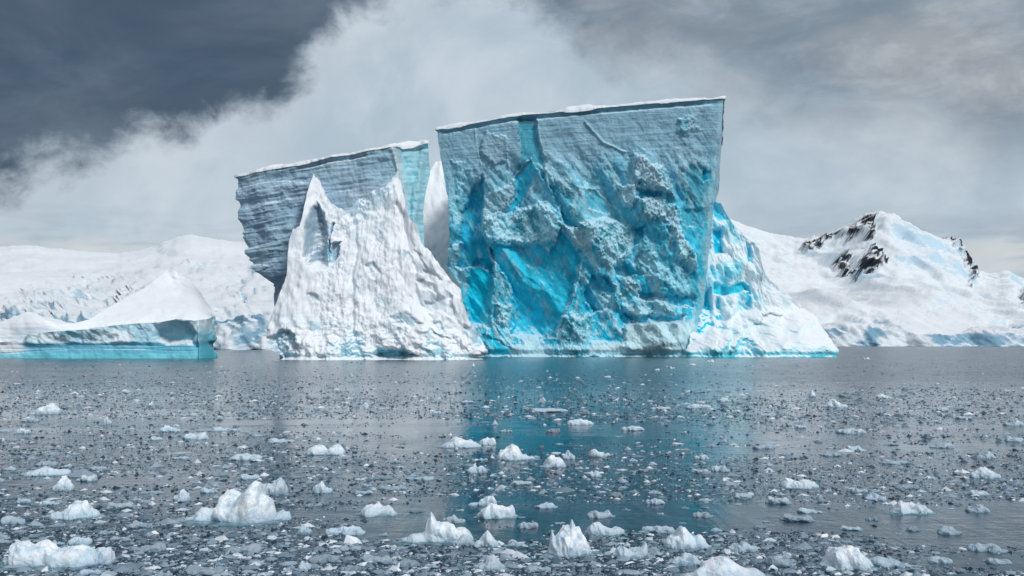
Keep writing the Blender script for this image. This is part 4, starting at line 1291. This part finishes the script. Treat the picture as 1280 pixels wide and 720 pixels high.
# hero chunks: (px, py waterline, w px, h px, profile, label, short phrase, depth ratio, tone)
HERO = [
    (275, 655, 124, 57, [(0, .05), (.06, .22), (.2, .32), (.36, .38), (.39, .62), (.5, .66), (.6, .72), (.69, .82), (.77, 1), (.83, .99), (.86, .78), (.95, .6), (1, .2)],
     'widest stepped white floe with a blocky peak over a long flat shelf', 'stepped floe', 0.6, 1),
    (338, 618, 40, 24, [(0, .2), (.2, .55), (.5, .7), (.75, 1), (.9, .9), (1, .3)], 'greyish chunk with a squared right shoulder just behind the stepped floe', None, .7, .8),
    (84, 648, 68, 23, [(0, .1), (.2, .5), (.35, .6), (.5, .95), (.62, .8), (.75, .9), (.9, .5), (1, .1)], 'broad low white lump with a knobbly back above the big left corner floe', 'knobbly white lump', .6, 1),
    (50, 711, 124, 37, [(0, .25), (.06, .5), (.12, .95), (.18, .75), (.3, .9), (.42, 1), (.55, .8), (.66, .9), (.8, .95), (.92, .7), (1, .15)],
     'big lumpy white floe in the bottom left corner of the sea', 'corner floe', .6, 1),
    (122, 705, 36, 25, [(0, .1), (.3, .4), (.45, .9), (.7, 1), (.85, .9), (1, .3)], 'pale grey wedge of ice touching the lumpy corner floe', None, .8, .85),
    (77, 613, 25, 22, [(0, .2), (.2, .4), (.4, 1), (.55, .85), (.8, .5), (1, .2)], 'small pointed white chunk above the knobbly white lump', None, .8, 1),
    (50, 595, 62, 15, [(0, .15), (.2, .45), (.4, .85), (.6, .95), (.8, .9), (1, .3)], 'long low pale hump of ice above the small pointed chunk', 'long pale hump', .5, .95),
    (50, 518, 40, 18, [(0, .1), (.2, .3), (.45, .5), (.6, .6), (.72, 1), (.85, .85), (1, .4)], 'jagged white chunk with a peak at its right end, far left of the bay', 'far left jagged chunk', .6, 1),
    (405, 569, 48, 16, [(0, .3), (.1, .7), (.3, .85), (.5, .8), (.7, 1), (.85, .7), (1, .3)], 'bright oblong white chunk alone in open dark water', 'oblong white chunk', .6, 1),
    (545, 680, 92, 41, [(0, .15), (.1, .25), (.3, .45), (.42, .98), (.5, .8), (.58, .85), (.72, .7), (.86, .45), (1, .1)],
     'large domed white floe with a small summit, sea at bottom middle', 'domed floe', .6, 1),
    (472, 645, 48, 16, [(0, .2), (.25, .55), (.45, 1), (.6, .8), (.85, .4), (1, .1)], 'low wide-based white chunk with a soft point left of the domed floe', None, .6, 1),
    (621, 648, 52, 18, [(0, .3), (.12, .6), (.3, .7), (.6, .85), (.85, 1), (.93, .7), (1, .2)], 'smooth bright slab of ice tilted up to its right end', 'tilted slab', .55, 1),
    (603, 633, 36, 14, [(0, .2), (.3, .5), (.6, .9), (.85, 1), (1, .5)], 'flat jagged plate of ice tucked behind the smooth tilted slab', None, .55, .95),
    (609, 684, 36, 23, [(0, .1), (.25, .45), (.5, 1), (.65, .8), (1, .15)], 'cone shaped white chunk right of the domed floe', 'white cone', .8, 1),
    (578, 682, 30, 17, [(0, .2), (.3, .6), (.6, 1), (.85, .7), (1, .2)], 'rounded grey-blue chunk wedged between the domed floe and the white cone', None, .8, .75),
    (611, 712, 42, 19, [(0, .1), (.3, .6), (.5, 1), (.7, .7), (1, .2)], 'dull grey peaked chunk below the white cone', None, .7, .75),
    (713, 694, 56, 53, [(0, .1), (.04, .35), (.08, .68), (.12, .66), (.17, .5), (.3, .7), (.42, .8), (.5, .86), (.545, 1.0), (.58, .97), (.63, .8), (.7, .78), (.78, .58), (.86, .5), (.94, .3), (1, .1)],
     'tall glassy white chunk with horn-like points, tallest of the near floes', 'horned chunk', .75, 1),
    (757, 669, 50, 15, [(0, .3), (.15, .8), (.4, .9), (.6, .7), (.8, .8), (1, .4)], 'low flat-topped white floe tucked behind the horned chunk', None, .5, .9),
    (790, 697, 46, 20, [(0, .3), (.25, .7), (.45, .55), (.6, .6), (.78, .7), (.88, 1), (1, .2)], 'grey floe with a thin white fin on its right end', 'finned floe', .7, .9),
    (752, 647, 36, 9, [(0, .3), (.2, .7), (.5, 1), (.8, .8), (1, .3)], 'grey rounded pad of ice beyond the horned chunk', None, .6, .75),
    (862, 687, 60, 24, [(0, .3), (.15, .8), (.35, 1), (.55, .75), (.75, .8), (1, .2)], 'rumpled white floe near the finned floe, humped on its left', 'rumpled floe', .6, .95),
    (856, 707, 44, 15, [(0, .2), (.3, .8), (.6, 1), (.8, .7), (1, .2)], 'grey-white hump just below the rumpled floe', None, .6, .85),
    (908, 727, 112, 25, [(0, .1), (.15, .5), (.3, .85), (.42, .8), (.5, 1), (.65, .8), (.8, .6), (1, .15)], 'bright frothy-topped floe cut by the bottom edge of the view', 'frothy floe', .6, 1.03),
    (1063, 711, 68, 33, [(0, .15), (.12, .35), (.25, .85), (.4, .9), (.5, 1), (.62, .95), (.75, .8), (.85, .4), (1, .1)],
     'glassy humpbacked floe with a broken white crest, near right', 'humpbacked floe', .7, 1),
    (1144, 643, 54, 18, [(0, .2), (.15, .5), (.3, .95), (.45, .75), (.6, .95), (.75, .7), (1, .2)], 'solid white chunk with a bumpy top above the humpbacked floe', 'bumpy right chunk', .6, 1),
    (1003, 611, 48, 17, [(0, .3), (.12, 1), (.3, .7), (.5, .5), (.7, .65), (.9, .6), (1, .2)], 'saddle-backed white chunk, higher on its left end', 'saddle-backed chunk', .55, 1),
    (1236, 598, 37, 15, [(0, .3), (.25, .8), (.5, 1), (.75, .7), (1, .3)], 'grey-white mound of ice near the right border of the bay', 'right border mound', .6, .9),
    (1047, 509, 30, 11, [(0, .2), (.25, .9), (.45, 1), (.7, .5), (1, .2)], 'white far chunk with a domed left half and a grey tail', 'far domed chunk', .6, 1),
    (575, 560, 52, 14, [(0, .1), (.25, .3), (.4, .9), (.6, 1), (.8, .7), (1, .3)], 'ragged white chunk on the left side of the blue reflection', 'ragged chunk', .5, 1),
    (609, 556, 22, 10, [(0, .4), (.4, .9), (.8, 1), (1, .3)], 'short white block beside the ragged chunk', None, .7, 1),
    (645, 575, 48, 17, [(0, .3), (.1, .7), (.4, 1), (.6, .7), (.8, .55), (1, .2)], 'sloping white wedge, largest chunk floating in the blue reflection', 'sloping wedge', .6, 1),
    (691, 584, 33, 19, [(0, .1), (.3, .55), (.45, 1), (.6, .7), (.8, .45), (1, .15)], 'pyramid shaped white chunk right of the sloping wedge', 'white pyramid', .7, 1),
    (726, 531, 34, 8, [(0, .3), (.1, .8), (.5, 1), (.9, .7), (1, .3)], 'flat white chunk at the top of the blue reflection', 'flat reflected chunk', .6, 1),
]
EXTRA = [  # further chunks traced from the photograph (px, py, w, h, kind, tone)
    (35, 527, 22, 6, 'slab', .7), (27, 542, 20, 11, 'lump', .95), (133, 530, 11, 10, 'lump', .9), (187, 507, 14, 5, 'peak', 1), (207, 540, 33, 10, 'peak', .95),
    (240, 549, 41, 10, 'twin', .95), (278, 539, 32, 6, 'slab', .95), (350, 553, 33, 6, 'slab', 1), (304, 575, 42, 9, 'slab', .95), (148, 636, 37, 10, 'flat', .75),
    (225, 626, 25, 13, 'lump', .9), (343, 650, 42, 12, 'lump', .9), (402, 616, 26, 14, 'lump', .95), (378, 667, 22, 14, 'peak', .9), (430, 669, 50, 16, 'lump', .95),
    (97, 681, 32, 12, 'lump', .95), (108, 719, 28, 11, 'lump', .9), (711, 574, 16, 11, 'lump', .9), (750, 571, 29, 10, 'flat', 1), (687, 515, 50, 4, 'flat', .85),
    (680, 502, 17, 5, 'peak', .95), (595, 591, 28, 13, 'lump', .9), (617, 531, 19, 5, 'peak', .85), (744, 596, 17, 9, 'lump', .95), (792, 538, 30, 7, 'slab', .95),
    (827, 512, 27, 5, 'slab', .85), (820, 630, 25, 8, 'slab', .9), (826, 666, 44, 12, 'lump', .8), (931, 689, 38, 11, 'lump', .85), (1096, 625, 27, 8, 'lump', .9),
    (930, 623, 23, 6, 'flat', .85), (975, 630, 32, 11, 'flat', .8), (1015, 496, 20, 8, 'peak', .9), (1105, 498, 22, 7, 'peak', 1), (874, 510, 33, 8, 'lump', .9),
    (906, 502, 19, 6, 'lump', .9), (1236, 573, 22, 9, 'lump', .85), (958, 561, 32, 9, 'lump', .7), (1067, 542, 38, 6, 'flat', .8), (878, 574, 19, 9, 'lump', .9),
    (902, 589, 23, 10, 'lump', .9), (877, 591, 24, 6, 'flat', .8), (1271, 532, 26, 7, 'lump', .8), (1271, 552, 24, 8, 'lump', .85), (1075, 616, 24, 8, 'lump', .75),
    (1138, 611, 34, 8, 'flat', .6), (1118, 709, 50, 11, 'flat', .8), (591, 458, 9, 4, 'peak', 1), (760, 472, 9, 4, 'lump', 1), (822, 463, 7, 4, 'lump', 1),
    (841, 461, 8, 5, 'twin', 1), (722, 473, 6, 3, 'lump', 1), (494, 479, 9, 4, 'peak', 1), (440, 471, 9, 4, 'peak', .95), (547, 517, 12, 5, 'lump', .95),
    (457, 508, 9, 5, 'peak', 1), (888, 453, 12, 5, 'twin', 1), (866, 457, 8, 4, 'lump', 1), (1083, 449, 12, 4, 'twin', 1), (490, 612, 40, 7, 'flat', .7),
    (455, 618, 26, 6, 'flat', .8), (524, 600, 38, 5, 'slab', .85), (1000, 652, 44, 9, 'flat', .6), (1190, 668, 34, 10, 'lump', .7), (1240, 690, 46, 12, 'lump', .7),
    (1226, 640, 30, 9, 'lump', .75), (660, 660, 26, 9, 'slab', .7), (980, 707, 44, 12, 'flat', .6), (300, 692, 50, 11, 'flat', .6), (180, 690, 46, 9, 'flat', .6),
    (468, 704, 46, 10, 'flat', .65), (672, 715, 34, 10, 'lump', .7), (250, 720, 60, 11, 'flat', .55), (14, 655, 36, 9, 'flat', .75), (120, 588, 26, 6, 'flat', .75),
    (1180, 560, 30, 6, 'flat', .75), (1120, 580, 34, 6, 'lump', .75), (1040, 570, 26, 6, 'lump', .7), (1206, 524, 22, 5, 'flat', .8), (960, 520, 24, 5, 'flat', .8)]

protos = {}
for kind in ('flat', 'peak', 'twin', 'slab', 'lump'):
    protos[kind] = [chunk_mesh('ice_chunk', smooth_rand_profile(rng, kind), 1.0, 0.36, 0.62, 34, 24, 40 + 13 * i + len(protos) * 71, 1.0,
                               flat=0.8 if kind in ('flat', 'slab') else 0.3) for i in range(4)]

GROUP = 'loose ice chunks floating in the bay'
PLACED = []      # px, py, w, h


def place(px, py, w, h, me, name, tone, mw=1.0, mh=0.36, rot=0.0):
    Y = water_Y(py)
    W = w / FPX * Y
    H = h / FPX * Y
    o = bpy.data.objects.new(name, me)
    COL.objects.link(o)
    o.location = (wx(px, Y), Y + 0.25 * W, 0)
    o.scale = (W / mw, W / mw, H / mh)
    o.rotation_euler = (0, 0, rot)
    o.color = (tone, min(1, tone * 1.02 + .01), min(1, tone * 1.04 + .02), 1)
    return o


heroes = []
for i, (px, py, w, h, prof, label, short, dr, tone) in enumerate(HERO):
    Y = water_Y(py)
    W, H = w / FPX * Y, h / FPX * Y
    big = w > 60 or h > 40
    me = chunk_mesh('ice_chunk', prof, W, H, W * dr, 90 if big else 52, 50 if big else 30, 300 + 7 * i, 0.9 if not big else 0.75)
    o = place(px, py, w, h, me, 'ice_chunk', tone, mw=W, mh=H)
    o.scale = (1, 1, 1)
    tag(o, label, 'ice chunk', GROUP)
    PLACED.append((px, py, w, h))
    if short:
        heroes.append((px, py, short))
    if w >= 44:                       # the drowned skirt of clear ice that shows just at the surface
        k = 30
        an = np.linspace(0, 2 * np.pi, k, endpoint=False)
        rr = 1 + 0.22 * fbm(np.cos(an) * 1.4 + i, np.sin(an) * 1.4, 0 * an, 4, 700 + i, 0.6)
        ring = lambda f, z: np.stack([0.57 * W * f * rr * np.cos(an), 0.46 * W * dr * f * rr * np.sin(an) - 0.06 * W, 0 * an + z], -1)
        V = np.concatenate([ring(1.12, -0.02), ring(1.08, 0.006), ring(0.8, 0.016), ring(0.4, 0.02)])
        F = np.array([[a * k + b, a * k + (b + 1) % k, (a + 1) * k + (b + 1) % k, (a + 1) * k + b] for a in range(3) for b in range(k)])
        mesh_np('waterline_skirt', V + np.array(o.location), F, M_SKIRT, o)

small = []
for (px, py, w, h, kind, tone) in EXTRA:
    small.append([px, py, w, h, kind, tone])
    PLACED.append((px, py, w, h))

# smaller chunks scattered over the rest of the bay, the size the photograph shows there
tries = 0
while len(small) < 262 and tries < 20000:
    tries += 1
    py = 478 + 245 * rng.random() ** 0.85
    px = -60 + 1400 * rng.random()
    if 500 < px < 900 and 440 < py < 500: continue
    if py < 500 and rng.random() < 0.6: continue
    if 330 < px < 560 and 470 < py < 590 and rng.random() < 0.75: continue
    sc = (py - HZ) / 220.0
    w = max(6, (8 + 24 * rng.random() ** 1.8) * (0.35 + 0.85 * sc))
    h = w * rng.uniform(0.12, 0.34)
    if any(abs(px - a) < (w + c) * 0.5 and abs(py - b) < 0.35 * (h + d) + 4 for a, b, c, d in PLACED): continue
    kind = str(rng.choice(['flat', 'flat', 'peak', 'twin', 'slab', 'lump', 'lump']))
    small.append([px, py, w, h, kind, rng.choice([.45, .55, .65, .75, .85, .95, 1.0])])
    PLACED.append((px, py, w, h))

KIND_WORD = {'flat': 'flat', 'peak': 'pointed', 'twin': 'two-peaked', 'slab': 'slanting', 'lump': 'rounded'}
ORD = ['nearest', 'second nearest', 'third nearest', 'fourth nearest', 'fifth nearest', 'sixth nearest', 'seventh nearest', 'eighth nearest', 'ninth nearest',
       'tenth nearest', 'eleventh nearest', 'twelfth nearest', 'thirteenth nearest', 'fourteenth nearest', 'fifteenth nearest', 'sixteenth nearest',
       'seventeenth nearest', 'eighteenth nearest', 'nineteenth nearest', 'twentieth nearest'] + ['%d-th nearest' % k for k in range(21, 60)]
info = []
for s in small:
    px, py, w, h, kind, tone = s
    dd = [(math.hypot(px - a, 2.0 * (py - b)), a, b, ph) for a, b, ph in heroes]
    dist, a, b, ph = min(dd)
    dx, dy = px - a, 2.0 * (py - b)
    if abs(dx) > abs(dy): where = 'left of' if dx < 0 else 'right of'
    else: where = 'beyond' if dy < 0 else 'in front of'
    col = 'white' if tone > .88 else ('pale grey' if tone > .65 else 'dull grey')
    size = 'tiny' if w < 13 else ('small' if w < 26 else 'middling')
    info.append([col, size, KIND_WORD[kind], where, ph, dist])
for i, s in enumerate(small):
    px, py, w, h, kind, tone = s
    me = protos[kind][int(rng.integers(4))]
    o = place(px, py, w, h, me, 'ice_chunk', float(tone), rot=float(rng.uniform(-0.5, 0.5)) + (math.pi if rng.random() < .5 else 0))
    col, size, kw, where, ph, dist = info[i]
    same = sorted(j[5] for j in info if j[3] == where and j[4] == ph and j[0] == col and j[2] == kw)
    rank = same.index(dist)
    if len(same) == 1:
        lab = '%s %s %s ice chunk floating %s the %s' % (size, col, kw, where, ph)
    else:
        lab = '%s %s chunk, %s such one %s the %s' % (col, kw, ORD[rank], where, ph)
    tag(o, lab, 'ice chunk', GROUP)


# ------------------------------------------------------------------ brash: countless bits between the chunks
def build_brash():
    r = np.random.default_rng(5)
    N = 270000
    py = 447 + 298 * r.random(N) ** 0.85
    px = -120 + 1520 * r.random(N)
    Y = CAMH * FPX / (py - HZ)
    X = wx(px, Y)
    den = fbm(X * 0.10, Y * 0.22, 0 * X, 4, 601) + 0.5 * fbm(X * 0.6, Y * 0.9, 0 * X, 3, 607)
    cover = 0.85 * den + 0.55 * fbm(X * 0.05, Y * 0.45, 0 * X, 4, 611, 0.6) + 0.34 - 0.45 * np.exp(-(((px - 470) / 130) ** 2 + ((py - 530) / 40) ** 2)) + 0.20 * sst(-py, -520, -480) \
        - 0.45 * np.exp(-(((px - 740) / 150) ** 2 + ((py - 560) / 60) ** 2)) + 0.25 * sst(py, 600, 700) - 0.15 * sst(px, 900, 1000) * sst(-py, -620, -560)
    keep = r.random(N) < sst(cover, -0.15, 0.55)
    px, py, Y, X, den = [a[keep] for a in (px, py, Y, X, den)]
    # thin far scatter that gives the open water near the bergs its grain
    k = 100000
    fy = 449 + 75 * r.random(k) ** 1.1
    fx = -120 + 1520 * r.random(k)
    fY = CAMH * FPX / (fy - HZ)
    fX = wx(fx, fY)
    fd = fbm(fX * 0.03, fY * 0.06, 0 * fX, 4, 621) + 0.25
    kk = (r.random(k) < sst(fd, -0.25, 0.5)) & (fY < 205)
    px, py, Y, X, den = [np.concatenate(p) for p in ((px, fx[kk]), (py, fy[kk]), (Y, fY[kk]), (X, fX[kk]), (den, fd[kk]))]
    n = len(px)
    size = (0.012 + 0.060 * r.random(n) ** 3.5) * (Y / 15.0) ** 0.48 * np.exp(0.48 * r.standard_normal(n))
    size = np.clip(size, 0.012, 0.40) * (1 - 0.35 * sst(Y, 50, 120))
    hgt = size * (0.05 + 0.40 * r.random(n) ** 2.5)
    ang = r.uniform(0, 2 * np.pi, n)
    el = r.uniform(0.35, 1.0, n)
    ca, sa = np.cos(ang), np.sin(ang)
    tone = r.random(n)
    rel_size = size / (Y / 15.0) ** 0.48
    tone = np.where(rel_size > 0.10, 0.60 + 0.40 * tone, tone)      # the larger pieces are bubbly and pale
    dark = lerpc(np.broadcast_to(C3(0.012, 0.026, 0.042), (n, 3)), C3(0.06, 0.10, 0.145), r.random(n))
    mid = lerpc(np.broadcast_to(C3(0.10, 0.16, 0.215), (n, 3)), C3(0.34, 0.43, 0.51), r.random(n))
    lite = lerpc(np.broadcast_to(C3(0.5, 0.58, 0.64), (n, 3)), C3(0.82, 0.86, 0.90), r.random(n))
    col = np.where((tone < 0.60)[:, None], dark, np.where((tone < 0.91)[:, None], mid, lite))
    near7 = (np.array([[1, 0, 0], [0.3, 0.95, 0], [-0.8, 0.6, 0], [-0.8, -0.6, 0], [0.3, -0.95, 0], [0.35, 0.25, 1], [-0.35, -0.1, 0.85]], float),
             np.array([[0, 1, 5], [1, 2, 5], [2, 6, 5], [2, 3, 6], [3, 4, 6], [4, 5, 6], [4, 0, 5]]))
    far5 = (np.array([[1, 0.2, 0], [-0.1, 0.9, 0], [-1, -0.1, 0], [0.1, -0.9, 0], [0.1, 0.1, 1]], float), np.array([[0, 1, 4], [1, 2, 4], [2, 3, 4], [3, 0, 4]]))
    VV, FF, TT, off = [], [], [], 0
    for sel, (ov, of) in ((Y < 17, near7), (Y >= 17, far5)):
        k = int(sel.sum()); nv = len(ov)
        jit = 1 + 0.28 * r.standard_normal((k, nv, 2))
        lx = ov[None, :, 0] * jit[..., 0] * size[sel, None]
        ly = ov[None, :, 1] * jit[..., 1] * (size * el)[sel, None]
        lz = ov[None, :, 2] * hgt[sel, None] * (1 + 0.2 * r.standard_normal((k, nv)))
        lz = np.where(ov[None, :, 2] == 0, -0.012, np.abs(lz))
        V = np.stack([lx * ca[sel, None] - ly * sa[sel, None] + X[sel, None], lx * sa[sel, None] + ly * ca[sel, None] + Y[sel, None], lz], -1)
        VV.append(V.reshape(-1, 3))
        FF.append((of[None] + nv * np.arange(k)[:, None, None]).reshape(-1, 3) + off)
        TT.append(np.repeat(col[sel][:, None, :], nv, 1).reshape(-1, 3))
        off += k * nv
    o = mesh_np('brash_ice', np.concatenate(VV), np.concatenate(FF), M_BRASH, None, np.concatenate(TT), None, smooth=False)
    print('brash bits', n, 'tris', sum(len(f) for f in FF))
    tag(o, 'countless glassy dark and grey crumbs of brash ice strewn over the bay', 'brash ice', None, 'stuff')


build_brash()
tot = 0
for me in bpy.data.meshes:
    tot += sum(len(p.vertices) - 2 for p in me.polygons) if len(me.polygons) < 5000 else len(me.loops) - 2 * len(me.polygons)
print('total tris', tot, 'objects', len(SC.objects))
